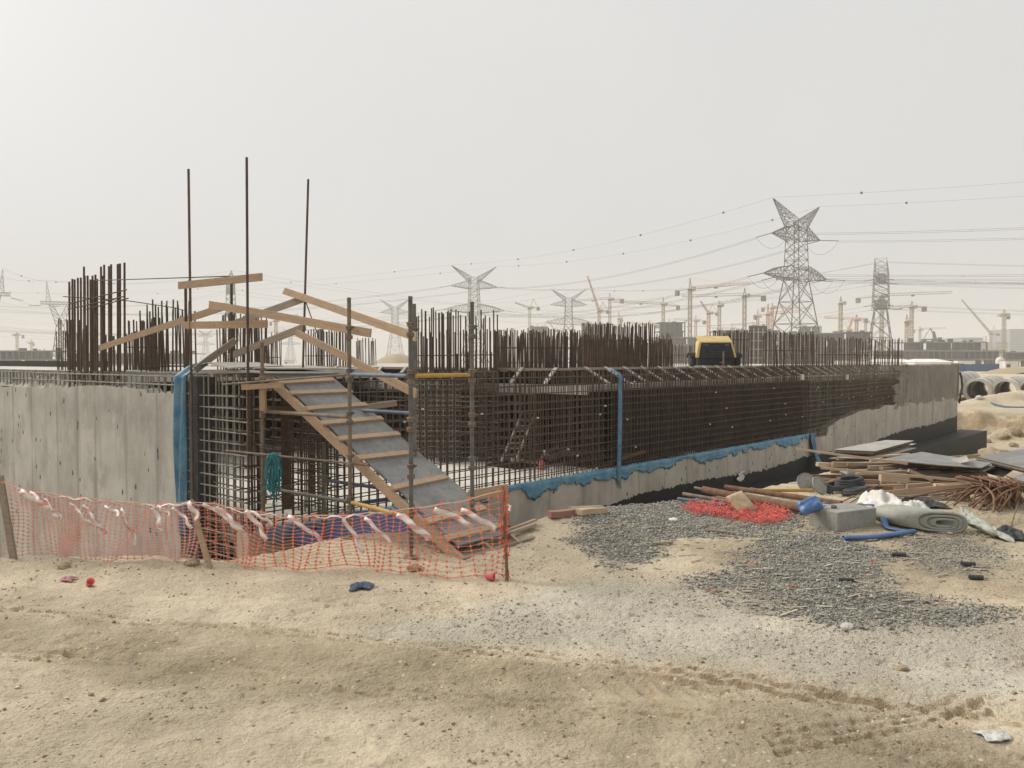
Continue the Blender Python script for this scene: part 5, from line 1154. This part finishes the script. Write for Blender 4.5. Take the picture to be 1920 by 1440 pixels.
# ================================================================== PYLONS
def lat(m, A, B, n, r, nr=3):
    """four corner lattice between squares A and B (lists of 4 points): chords, rings, X bracing"""
    A = [Vector(a) for a in A]; B = [Vector(b) for b in B]
    for k in range(4): m.tube([A[k], B[k]], r*1.35, 4)
    for i in range(n):
        q0, q1 = i/n, (i+1)/n; P = [A[k].lerp(B[k], q0) for k in range(4)]; Q = [A[k].lerp(B[k], q1) for k in range(4)]
        for k in range(4):
            l = (k+1) % 4; m.tube([P[k], Q[l]], r, nr, False); m.tube([P[l], Q[k]], r, nr, False); m.tube([Q[k], Q[l]], r*.8, nr, False)
def pylon(label, x, y, H, axis, style="star", zb=-.8, k=1.0, wide=1.0):
    ax = Vector(axis).normalized(); ax.z = 0; ax.normalize(); ln = Vector((-ax.y, ax.x, 0)); o = Vector((x, y, zb)); up = Vector((0, 0, 1))
    t = thing("transmission_tower", label, "pylon", o, "lattice pylons of the power lines"); r = .115*k*(H/60)**.5; q = H/60
    sq = lambda h, w, w2=None: [o+up*h*q+ax*a*w*q+ln*b*(w2 or w)*q for a, b in ((-1, -1), (1, -1), (1, 1), (-1, 1))]
    tips = []
    if style == "delta":
        m = MB(); lat(m, sq(0, 6.0), sq(14, 4.0), 2, r*1.3); m.build("leg_frame", M_PYL, t)
        m = MB(); lat(m, sq(14, 4.0), sq(28, 2.4, 1.9), 3, r); lat(m, sq(28, 2.4, 1.9), [p+ax*s for p, s in zip(sq(43, 1.3), (-5.5*q, -5.5*q, -5.5*q, -5.5*q))], 4, r*.8); lat(m, sq(28, 2.4, 1.9), [p+ax*5.5*q for p in sq(43, 1.3)], 4, r*.8); m.build("body", M_PYL, t)
        m = MB(); lat(m, [o+up*(43+2*b)*q-ax*12*q+ln*a*q for a, b in ((-1, 0), (1, 0), (1, 1), (-1, 1))], [o+up*(43+2*b)*q+ax*12*q+ln*a*q for a, b in ((-1, 0), (1, 0), (1, 1), (-1, 1))], 10, r*.8); m.build("crossarm", M_PYL, t)
        for s in (-1, 1):
            m = MB(); b = [o+up*45*q+ax*(s*7+a*1.5)*q+ln*c*q for a, c in ((-1, -1), (1, -1), (1, 1), (-1, 1))]; p = o+up*60*q+ax*s*8*q; lat(m, b, [p+(v-p)*.05 for v in b], 4, r*.7); m.build("horn", M_PYL, t); tips.append(("e", p))
        for s in (-12, 0, 12): tips.append(("c", o+up*42*q+ax*s*q))
        return t, tips, ln
    m = MB(); lat(m, sq(0, 8.2*wide), sq(8, 6.5*wide), 1, r*1.5); lat(m, sq(8, 6.5*wide), sq(32, 3.1), 3, r*1.3); m.build("leg_frame", M_PYL, t)
    if style == "blunt":
        m = MB(); lat(m, sq(32, 4.2), sq(53, 3.5), 6, r); lat(m, sq(53, 3.5), [p_+up*(2.4 if a_ else -1.2)*q for p_, a_ in zip(sq(57.5, 3.0), (1, 0, 0, 1))], 2, r*.9); m.build("body", M_PYL, t)
    else: m = MB(); lat(m, sq(32, 3.1), sq(53, 2.5), 6, r); m.build("body", M_PYL, t)
    def arm(h0, h1, w, L, ht, name, s, steps=5, cw=None):
        m = MB(); b = [o+up*(h0 if a < 0 else h1)*q+ax*s*w*q+ln*c*w*q for a, c in ((-1, -1), (-1, 1), (1, 1), (1, -1))]; p = o+up*ht*q+ax*s*L*q
        if cw:
            md = [o+up*((h0+ht)/2 if a < 0 else cw)*q+ax*s*(w+L)*.5*q+ln*c*w*.5*q for a, c in ((-1, -1), (-1, 1), (1, 1), (1, -1))]; lat(m, b, md, 3, r*.8); lat(m, md, [p+(v-p)*.06 for v in md], 3, r*.8)
        else: lat(m, b, [p+(v-p)*.05 for v in b], steps, r*.8)
        m.build(name, M_PYL, t); return p
    for s in (-1, 1):
        tips.append(("c", arm(31.5, 37, 3.0, 19.5, 33.2, "lower_crossarm", s, cw=35.6)))
        tips.append(("m", o+up*32.4*q+ax*s*11.5*q))
        tips.append(("c", arm(46, 51.5, 2.55, 15, 47.5, "upper_crossarm", s, 5)))
        if style == "blunt": tips.append(("e", o+up*58*q+ax*s*2.5*q)); continue
        tips.append(("e", arm(50, 53.5, 2.6, 14.5, 60, "horn", s, 6)))
    return t, tips, ln
def insul(t, p, d, l=6.5, r=.16):
    d = Vector(d).normalized(); m = MB(); m.tube([p, p+d*l-Vector((0, 0, .7))], r, 5); m.build("insulator_string", M_PYL, t); return p+d*l-Vector((0, 0, .7))
def px3(px, d): return (px-960)/F*d
P1, T1, L1 = pylon("largest pylon, nearest, with star shaped head and two crossarms", px3(1491, 300), 300, 60, (-.80, -.60, 0))
P2, T2, L2 = pylon("star headed pylon behind the tall column cage", px3(889, 475), 475, 57, (-.95, -.31, 0), wide=.9)
P3, T3, L3 = pylon("wide armed pylon seen square on above the dense bars", px3(1066, 560), 560, 51, (-1, -.05, 0))
P4, T4, L4 = pylon("faint pylon between the scaffold uprights", px3(741, 720), 720, 56, (-1, .12, 0))
P5, T5, L5 = pylon("end on pylon right of the largest one, no visible arms", px3(1650, 400), 400, 52, (.50, .87, 0), "blunt", wide=.95)
P6, T6, L6 = pylon("end on pylon behind the two level boards", px3(434, 520), 520, 58, (-.36, .93, 0))
P7, T7, L7 = pylon("tall pylon cut by the left edge of the photo", px3(-20, 430), 430, 51, (-.8, -.6, 0), "delta")
P8, T8, L8 = pylon("pylon with sharp peaks just left of the tall column bars", px3(114, 470), 470, 48, (-.85, -.52, 0), "delta")
P9, T9, L9 = pylon("small far pylon left of the weathered handrail boards", px3(386, 900), 900, 36, (-1, .1, 0))
P10, T10, L10 = pylon("small far pylon behind the boards right of the ramp head", px3(545, 820), 820, 34, (-1, .1, 0))
NW = 0
def line(label, a, b, sag, r=.06, balls=0, twin=0):
    n = 16; pts = sagline(a, b, sag, n); m = MB(); m.tube(pts, r, 4, False)
    if twin:
        m.tube([p-Vector((0, 0, twin)) for p in pts], r, 4, False)
        for i in (3, 7, 11): m.tube([pts[i], pts[i]-Vector((0, 0, twin))], r*1.5, 4)
    o = m.build("power_line", M_WIRE); tag(o, label, "power line", "power lines")
    for i in range(balls):
        q = (i+.5)/balls; p = Vector(a).lerp(Vector(b), q)-Vector((0, 0, sag*4*q*(1-q))); bm = MB(); bm.lathe([(.02, -.45), (.3, -.34), (.45, 0), (.3, .34), (.02, .45)], p, 8); bo = bm.build("marker_ball", M_RUBBER, o, smooth=True)
off = Vector((345, 132, 0))-Vector((P1.location.x, P1.location.y, 0))
nm = {0: "left lower arm tip", 1: "left middle of the lower arm", 2: "left upper arm", 3: "left horn", 4: "right lower arm tip", 5: "right middle of the lower arm", 6: "right upper arm", 7: "right horn"}
tl2 = Vector((-430, 640, 0))-Vector((P2.location.x, P2.location.y, 0))
for i, ((k, p), (_, p2)) in enumerate(zip(T1, T2)):
    if k == "e":
        line("thin earth wire with marker balls from the largest pylon, "+nm[i]+", off to the right", p, p+off, 5, .03, 5); line("thin earth wire with marker balls between the two star headed pylons, "+nm[i], p, p2, 5, .035, 5); line("thin earth wire running left from the second star pylon, "+nm[i], p2, p2+tl2, 8, .04, 6)
    else:
        a = insul(P1, p, off); b = insul(P1, p, p2-p); b2 = insul(P2, p2, p-p2); c2 = insul(P2, p2, tl2)
        jm = MB(); jm.tube(sagline(a, b, 4.5, 10), .05, 4); jm.build("jumper_loop", M_WIRE, P1)
        line("conductor leaving the largest pylon to the right, "+nm[i], a, a+off, 6, .04, 0, .5); line("conductor between the two star headed pylons, "+nm[i], b, b2, 7, .05, 0, .5); line("conductor running left from the second star pylon, "+nm[i], c2, c2+tl2, 10, .06, 0, .6)
o5 = Vector((560, 300, 0))-Vector((P5.location.x, P5.location.y, 0)); t4 = Vector((-520, 780, 0))-Vector((P4.location.x, P4.location.y, 0))
for i, ((k, p), (_, p3), (_, p4)) in enumerate(zip(T5, T3, T4)):
    if k == "m": continue
    if k == "c": p_ = insul(P5, p, o5, 7); insul(P5, p, p3-p, 7)
    line("conductor right of the end on pylon, "+nm[i], p, p+o5, 7, .045, 3 if k == "e" else 0, .5 if k == "c" else 0); line("conductor between the end on and the wide armed pylon, "+nm[i], p, p3, 6, .05, 2 if k == "e" else 0); line("conductor between the wide armed and the faint pylon, "+nm[i], p3, p4, 7, .055); line("conductor running left from the faint pylon, "+nm[i], p4, p4+t4, 12, .06)
nd = ("left horn", "right horn", "left arm end", "arm middle", "right arm end"); o6 = Vector((600, 700, 0))
for i, ((k, p7), (_, p8)) in enumerate(zip(T7, T8)):
    line("line between the two peaked pylons at the left, "+nd[i], p7, p8, 3, .05, 2 if k == "e" else 0)
    p6 = T6[(3, 7, 0, 2, 6)[i]][1]; line("line from the second peaked pylon to the end on pylon, "+nd[i], p8, p6, 4, .05, 2 if k == "e" else 0); line("line running right from the end on pylon at the boards, "+nd[i], p6, Vector((px3(1240, 900), 900, p6.z*.95)), 9, .06)
    if k == "c": insul(P8, p8, p7-p8, 7); insul(P7, p7, p8-p7, 7)
# ================================================================== TOWER CRANES
def crane(label, px, yj, jib, ctr, d, apex=None, mat=M_CRW, w=1.6, luff=None, zb=-.8, nofoot=0):
    x = px3(px, d); zj = EYE+(675-yj)/F*d; t = thing("tower_crane", label, "crane", (x, d, zb), "tower cranes on the skyline"); r = .12
    n = max(3, int((zj-zb)/3.2)); m = MB(); S_ = lambda z: [(x+a*w/2, d+b*w/2, z) for a, b in ((-1, -1), (1, -1), (1, 1), (-1, 1))]; lat(m, S_(zb), S_(zj), n, r); m.build("mast", mat, t)
    m = MB(); m.obox((x, d, zj+.5), (w*1.5, 0, 0), (0, w*1.5, 0), (0, 0, 1.2)); m.build("slewing_ring", M_CRR, t)
    m = MB(); m.obox((x+w*1.1, d-w*.6, zj+1.0), (1.5, 0, 0), (0, 1.8, 0), (0, 0, 2.0)); m.build("cab", mat, t)
    c = Vector((x, d, zj+1.0))
    def tip(q):
        px_, py_ = q; dd = (zj+1-EYE)*F/max(8, (675-py_)); dd = min(max(dd, d*.90), d*1.12); return Vector((px3(px_, dd), dd, zj+1))
    if luff:
        e = Vector((px3(luff[0], d), d+4, EYE+(675-luff[1])/F*d)); v = (e-c).normalized(); sx = Vector((0, 1, 0)); sz = v.cross(sx).normalized()
        m = MB(); lat(m, [c+sx*a*.8+sz*b*.7 for a, b in ((-1, -1), (1, -1), (1, 1), (-1, 1))], [e+sx*a*.4+sz*b*.3 for a, b in ((-1, -1), (1, -1), (1, 1), (-1, 1))], max(4, int((e-c).length/3)), .11); m.build("luffing_jib", mat, t)
        h = Vector((-1 if e.x > c.x else 1, 0, 0)); m = MB(); m.beam(c, c+h*6.5, 1.6, .6); m.build("counter_jib", mat, t); m = MB(); m.obox(c+h*5.8-Vector((0, 0, .8)), (2.2, 0, 0), (0, 1.8, 0), (0, 0, 2.2)); m.build("counterweight", M_CRR, t)
        a_ = c+h*2.5+Vector((0, 0, 6)); m = MB(); m.tube([c, a_], .2, 4); m.tube([c+h*6, a_], .15, 4); m.tube([a_, c.lerp(e, .75)], .06, 3); m.build("a_frame", mat, t); return t
    je = tip(jib) if jib else None; ce = tip(ctr) if ctr else None
    ap = Vector((x, d, EYE+(675-(apex or yj-14))/F*d)); m = MB(); lat(m, [c+Vector((a*.6, b*.6, 0)) for a, b in ((-1, -1), (1, -1), (1, 1), (-1, 1))], [ap+Vector((a*.12, b*.12, 0)) for a, b in ((-1, -1), (1, -1), (1, 1), (-1, 1))], 1, .08); m.build("cathead", mat, t)
    if je:
        v = (je-c).normalized(); sx = Vector((-v.y, v.x, 0)).normalized(); L_ = (je-c).length; m = MB(); N_ = max(5, int(L_/2.6)); Tp = Vector((0, 0, 1.4))
        m.tube([c+sx*.7, je+sx*.7], .11, 4); m.tube([c-sx*.7, je-sx*.7], .11, 4); m.tube([c+Tp, je+Tp*.7], .12, 4)
        for i in range(N_):
            a, b = c.lerp(je, i/N_), c.lerp(je, (i+1)/N_); g = a.lerp(b, .5)+Tp
            for s in (-1, 1): m.tube([a+sx*.7*s, g], .07, 3, False); m.tube([g, b+sx*.7*s], .07, 3, False)
            m.tube([a+sx*.7, b-sx*.7], .06, 3, False)
        m.build("jib", mat, t); m = MB(); m.tube([ap, c.lerp(je, .62)+Tp], .06, 3); m.build("tie_bar", mat, t)
        m = MB(); q = c.lerp(je, .45)-Vector((0, 0, .5)); m.obox(q, v*1.6, sx*1.3, (0, 0, .6)); m.build("trolley", M_CRR, t)
    if ce:
        v = (ce-c).normalized(); sx = Vector((-v.y, v.x, 0)).normalized(); m = MB(); m.beam(c, ce, 1.3, .45); m.tube([c+Vector((0, 0, 1)), ce+Vector((0, 0, 1))], .05, 3); m.build("counter_jib", mat, t)
        m = MB(); m.obox(ce-v*1.0-Vector((0, 0, 1.2)), v*2.4, sx*1.5, (0, 0, 3.0)); m.build("counterweight", M_CRR, t); m = MB(); m.tube([ap, ce.lerp(c, .15)], .06, 3); m.build("tie_bar", mat, t)
    return t
crane("tall crane with a long jib rising to the right, left of the second tall one", 1293, 546, (1404, 533), (1267, 546), 430, 522)
crane("tall crane with its jib to the left and a square counterweight at the right", 1395, 558, (1278, 557), (1433, 556), 440, 540)
crane("crane with a yellowish jib to the left, above the dense bars", 1243, 574, (1148, 567), (1272, 574), 520, 558)
crane("crane just right of the wide armed pylon, level jib to the left", 1143, 564, (1075, 566), (1168, 562), 560, 550)
crane("small crane with its short jib tilted left beside the wide armed pylon", 993, 580, None, None, 560, None, M_CRW, luff=(965, 567))
crane("luffing crane with a long thin boom leaning left", 1123, 586, None, None, 560, None, M_CRO, 1.6, (1102, 517))
crane("luffing crane with a short dark boom leaning left, between the two tall cranes", 1328, 590, None, None, 560, None, M_CRO, 1.8, (1315, 564))
crane("crane seen end on, right of the short dark boom", 1348, 576, None, None, 520, 564)
crane("low crane with thin level jib, left of the short dark boom", 1304, 604, (1262, 600), (1322, 602), 640, 592)
crane("orange crane in front of the largest pylon, jib to the right", 1439, 592, (1500, 585), (1414, 592), 520, 570, M_CRO)
crane("second orange crane just above the first, short counter jib to the left", 1447, 580, (1520, 580), (1427, 578), 600, 568, M_CRO)
crane("slim dark crane seen end on right of the largest pylon", 1575, 572, None, None, 480, 556)
crane("crane with a pale red jib between the two right pylons", 1605, 602, (1545, 597), (1624, 598), 560, 590, M_CRO)
crane("dark red luffing crane between the two right pylons", 1590, 622, None, None, 620, None, M_CRO, 1.6, (1602, 596))
crane("crane behind the end on pylon, long jib to the right", 1652, 559, (1783, 550), (1605, 560), 460, 552)
crane("crane right of the end on pylon, jib to the left", 1708, 579, (1664, 580), (1734, 576), 480, 565)
crane("shorter crane just left of the one beside the end on pylon", 1699, 606, None, (1704, 603), 520, 590)
crane("crane near the right edge seen almost end on", 1881, 593, (1869, 594), (1890, 591), 520, 580)
crane("luffing crane near the right edge with a very long thin boom", 1857, 628, None, None, 700, None, M_CRW, 1.5, (1806, 562))
crane("short dark luffing crane on the roof of the long low building", 1752, 640, None, None, 430, None, M_CRR, 1.8, (1757, 621))
crane("faint low crane with level jib below the second tall crane", 1412, 612, (1372, 610), (1432, 608), 700, 604)
crane("small far crane at the far left", 33, 630, (24, 630), (45, 629), 700, 622)
crane("second small far crane at the far left, jib to the left", 60, 645, (50, 643), (64, 644), 800, 636)
crane("pinkish crane behind the right handrails", 518, 604, (560, 590), (508, 604), 560, 592, M_CRO)
crane("small far crane with jib to the left, left of the largest pylon foot", 1372, 618, (1330, 616), (1386, 617), 760, 606)
crane("small far crane with reddish jib, above the dark core block", 1218, 612, (1176, 606), (1234, 610), 700, 600, M_CRO)
crane("far crane seen end on above the middle of the dense bars", 1160, 600, None, (1166, 598), 660, 584)
crane("far luffing crane left of the wide armed pylon legs", 1041, 622, None, None, 700, None, M_CRO, 1.6, (1026, 600))
crane("far crane with short jib over the wall top, left of the end on pylon", 1622, 606, (1588, 604), (1634, 605), 700, 596)
crane("far crane between the end on pylon and the long building, jib to the right", 1724, 620, (1772, 616), (1712, 619), 760, 612)
crane("far slim crane right of the second tall crane", 1420, 596, None, None, 640, 580, M_CRO)
# ================================================================== FAR BUILDINGS
def building(label, x0, x1, ytop, d, dep=18, floors=2, mat=M_FARM, dark=M_FARD, cols=8, ragged=.8, name="unfinished_building", rot=0, zb=-.8, cat="building", open_=True):
    a = px3(x0, d); b = px3(x1, d); zt = EYE+(675-ytop)/F*d; t = thing(name, label, cat, ((a+b)/2, d, zb)); fh = (zt-zb)/floors
    m = MB()
    for i in range(1, floors+1): m.obox(((a+b)/2, d+dep/2, zb+fh*i-.2), (b-a, 0, 0), (0, dep, 0), (0, 0, .4))
    m.build("floor_slab", mat, t)
    m = MB()
    for i in range(cols+1):
        x = a+.3+(b-a-.6)*i/cols
        m.obox((x, d+.5, (zb+zt-.4)/2), (.5, 0, 0), (0, .5, 0), (0, 0, zt-zb-.4))
    m.build("column", dark, t)
    for f in range(floors):
        i = 0
        while i < cols:
            w_ = random.choice((1, 1, 2, 3)); i2 = min(cols, i+w_); xa, xb = a+.7+(b-a-1.4)*i/cols, a+.7+(b-a-1.4)*i2/cols
            rec = random.choice((1.2, 2.5, 4)); m = MB(); m.obox(((xa+xb)/2, d+rec+.3, zb+fh*(f+.5)-.2), (xb-xa, 0, 0), (0, .5, 0), (0, 0, fh-.42)); m.build("wall", dark, t); i = i2
    if ragged:
        m = MB(); x = a+.5
        while x < b-.5:
            h = random.uniform(.3, 1.6)*ragged; w_ = random.uniform(.4, 3); y_ = d+random.uniform(1.0, dep-1)
            if random.random() < .55: m.obox((x+w_/2, y_, zt+h/2-.01), (w_, 0, 0), (0, .5, 0), (0, 0, h))
            else:
                for _ in range(4): xx = x+random.random()*w_; m.tube([(xx, y_, zt-.1), (xx, y_, zt+h*1.3)], .05, 4)
            x += w_+random.uniform(.2, 2.5)
        m.build("roof_upstand", dark, t)
    return t
def tower(label, x0, x1, ytop, d, dep, mat, cols=6, floors=12, zb=-.8):
    a = px3(x0, d); b = px3(x1, d); zt = EYE+(675-ytop)/F*d; t = thing("tower_block", label, "building", ((a+b)/2, d, zb)); m = MB(); m.obox(((a+b)/2, d+dep/2, (zt+zb)/2), (b-a, 0, 0), (0, dep, 0), (0, 0, zt-zb)); m.build("wall", mat, t)
    fh = (zt-zb)/floors
    for f in range(floors):
        m = MB(); m.obox(((a+b)/2, d-.02, zb+fh*(f+.55)), (b-a-2, 0, 0), (0, .1, 0), (0, 0, fh*.5)); m.build("window_band", M_FARD, t)
    return t
building("long low unfinished building on the right, its lower two storeys", 1640, 1885, 657, 330, 22, 2, M_FARM, M_FARD, 22, .5)
building("upper blocks set back on the long unfinished building", 1700, 1852, 641, 356, 14, 1, M_FARM, M_FARD, 12, 1.2)
building("low grey building continuing to the right edge", 1886, 1990, 660, 350, 20, 2, M_FARM, M_FARD, 9, .4)
building("dark core block with a flat top above the dense bars", 1236, 1285, 604, 400, 16, 5, M_FARD, M_FARD, 5, .8)
building("grey floors below the dark core block", 1228, 1352, 632, 390, 16, 4, M_FARM, M_FARD, 10, .6)
building("dark block above the left end of the dense bars", 993, 1028, 612, 520, 16, 4, M_FARM, M_FARD, 4, 1.0)
building("dark block half hidden by the taller starter bars", 1093, 1150, 607, 500, 16, 4, M_FARD, M_FARD, 5, 1.0)
building("building of bare floors behind the compressor", 1345, 1462, 619, 340, 18, 5, M_FARM, M_FARD, 9, .6)
building("grey building behind the largest pylon", 1462, 1592, 624, 380, 18, 5, M_FARM, M_FARD, 11, .9)
building("dark building between the two right pylons", 1586, 1636, 622, 360, 16, 5, M_FARD, M_FARD, 5, .6)
building("far grey building low behind the pylon foot", 1500, 1540, 612, 520, 16, 4, M_FARD, M_FARD, 5, .6)
tower("mid height pale blue block above the long building", 1803, 1842, 633, 900, 40, M_FARB, 6, 8)
tower("upper step of the pale blue block, right side", 1834, 1848, 640, 905, 40, M_FARB, 3, 7)
tower("tall pale blue tower at the right edge", 1893, 1935, 617, 950, 40, M_FARB, 6, 14)
tower("grey block left of the tall tower", 1866, 1889, 641, 900, 40, M_FARM, 4, 6)
building("distant unfinished floors at the far left", -60, 108, 657, 300, 20, 2, M_FARM, M_FARD, 14, 1.0)
building("distant low floors between the left bar groups", 140, 352, 662, 330, 20, 1, M_FARM, M_FARD, 14, .9)
# sheds, hoarding, cabins
def shed(label, x0, x1, ytop, yb, d):
    a, b = px3(x0, d), px3(x1, d); zt = EYE+(675-ytop)/F*d; zb = EYE+(675-yb)/F*d-.6; t = thing("white_shed", label, "shed", ((a+b)/2, d, zb)); h = (zt-zb); m = MB()
    m.obox(((a+b)/2, d+5, zb+h*.3), (b-a, 0, 0), (0, 10, 0), (0, 0, h*.6)); m.build("wall", M_FARW, t)
    m = MB(); e = 1.0*h/(1.6); m.add([(a-.2, d-.2, zb+h*.602), (b+.2, d-.2, zb+h*.602), (b-2.2, d+5, zt), (a+2.2, d+5, zt), (a-.2, d+10.2, zb+h*.602), (b+.2, d+10.2, zb+h*.602)], [(0, 1, 2, 3), (5, 4, 3, 2), (0, 3, 4), (1, 5, 2)]); m.build("roof", M_FARW, t, thick=.05)
shed("white shed roof right of the last bar group, long one", 1716, 1788, 673, 684, 230)
shed("white shed roof behind the last bar group", 1640, 1722, 673, 684, 236)
hz0 = pt(1600, 693, 215); hz1 = pt(1885, 691, 225)
def hoard(label, a, b, d0, d1, h, mat=M_HOARD):
    t = thing("site_hoarding", label, "hoarding", ((px3(a, d0)+px3(b, d1))/2, (d0+d1)/2, -.8)); A = Vector((px3(a, d0), d0, 0)); B_ = Vector((px3(b, d1), d1, 0)); n = max(2, int((B_-A).length/2.4)); m = MB()
    zb = -.9
    for i in range(n):
        p, q = A.lerp(B_, i/n), A.lerp(B_, (i+1)/n); m.beam((p.x, p.y, zb+h/2), (q.x-.04, q.y, zb+h/2+jit(.04)), .06, h+jit(.1))
    m.build("panels", mat, t); m = MB()
    for i in range(n+1): p = A.lerp(B_, i/n); m.obox((p.x, p.y+.12, zb+h/2), (.1, 0, 0), (0, .1, 0), (0, 0, h))
    m.build("posts", M_FARM, t)
hoard("long blue site hoarding across the sand at the right", 1560, 1880, 190, 205, 2.0)
for i, (px, d, w_, l_) in enumerate(((1812, 240, 5, "small white cabin right of the white sheds"), (1897, 200, 3.2, "white vehicle sized cabin at the end of the blue hoarding"), (1875, 250, 3, "white round tank behind the end of the hoarding"), (1600, 235, 9, "white cabin seen through the bars on the wall top"), (541, 400, 4.5, "pale cabin behind the right handrail boards"))):
    x = px3(px, d); t = thing("site_cabin", l_, "cabin", (x, d, -.8)); m = MB()
    if i == 2: m.lathe([(0, 0), (1.2, 0), (1.3, 1.6), (.9, 2.6), (0, 2.9)], (x, d, .2), 14); m.build("tank", M_FARW, t, smooth=True); m = MB(); m.obox((x, d, -.35), (2.2, 0, 0), (0, 2, 0), (0, 0, 1.1)); m.build("stand", M_FARM, t); continue
    m.obox((x, d+1.2, .55), (w_, 0, 0), (0, 2.4, 0), (0, 0, 2.7)); m.build("body", M_FARW, t)
    m = MB(); m.obox((x, d+1.2, 1.95), (w_+.2, 0, 0), (0, 2.7, 0), (0, 0, .1)); m.build("roof", M_FARM, t); m = MB(); m.obox((x-w_*.25, d-.03, .7), (.9, 0, 0), (0, .05, 0), (0, 0, .8)); m.build("window", M_FARD, t)
def mound(label, px, d, w_, h):
    m = MB(); P = []; x0 = px3(px, d)
    for i in range(19):
        P.append([Vector((x0+w_*(i/18-.5)*1.0, d+(j/8-.5)*w_*.6, -1.0+h*max(0, 1-((i/9-1)**2)**.8-(j/4-1)**2*.6)*(1+.3*fbm(np.array([i*.7]), np.array([j*.7+px]), 3, 5)[0]))) for j in range(9)])
    m.grid(P); tag(m.build("spoil_heap", M_SANDR, smooth=True), label, "spoil heap")
mound("grey spoil heap behind the scaffold, left of the column cage", 745, 260, 22, 5.0)
mound("low spoil heap at the right edge beyond the hoarding", 1905, 170, 16, 1.6)
# form panels standing right of the compressor
t = thing("formwork_panel", "bluish grid framed form panel right of the compressor", "formwork", pt(1422, 690, 60)); a = px3(1404, 60); b = px3(1438, 60)
m = MB(); m.obox(((a+b)/2, 60.1, (EYE+2.3)/2+.3), (b-a, 0, 0), (0, .05, 0), (0, 0, 4.2)); m.build("face", M_FARM, t); m = MB()
for i in range(5): m.obox((a+(b-a)*i/4, 60, 2.3), (.08, 0, 0), (0, .1, 0), (0, 0, 4.2))
for i in range(7): m.obox(((a+b)/2, 59.98, .4+i*.62), (b-a, 0, 0), (0, .1, 0), (0, 0, .07))
m.build("grid_frame", M_CONCP, t)
m = MB(); m.tube([(b-.1, 59.9, 4.0), (b-.9, 58.5, .3)], .06, 6); m.build("raking_prop", M_GALV, t)
# ================================================================== AIR
m = MB(); m.obox((0, 700, 33.25), (3600, 0, 0), (0, 2060, 0), (0, 0, 73.5)); hz_ = m.build("haze", bpy.data.materials.new("dusty air")); tag(hz_, kind="stuff")
mt = hz_.data.materials[0]; mt.use_nodes = True; n_ = mt.node_tree; n_.nodes.clear(); out = n_.nodes.new("ShaderNodeOutputMaterial"); pv = n_.nodes.new("ShaderNodeVolumePrincipled")
pv.inputs["Color"].default_value = (.93, .91, .88, 1); pv.inputs["Density"].default_value = HAZE; pv.inputs["Anisotropy"].default_value = 0.0
n_.links.new(pv.outputs[0], out.inputs["Volume"])
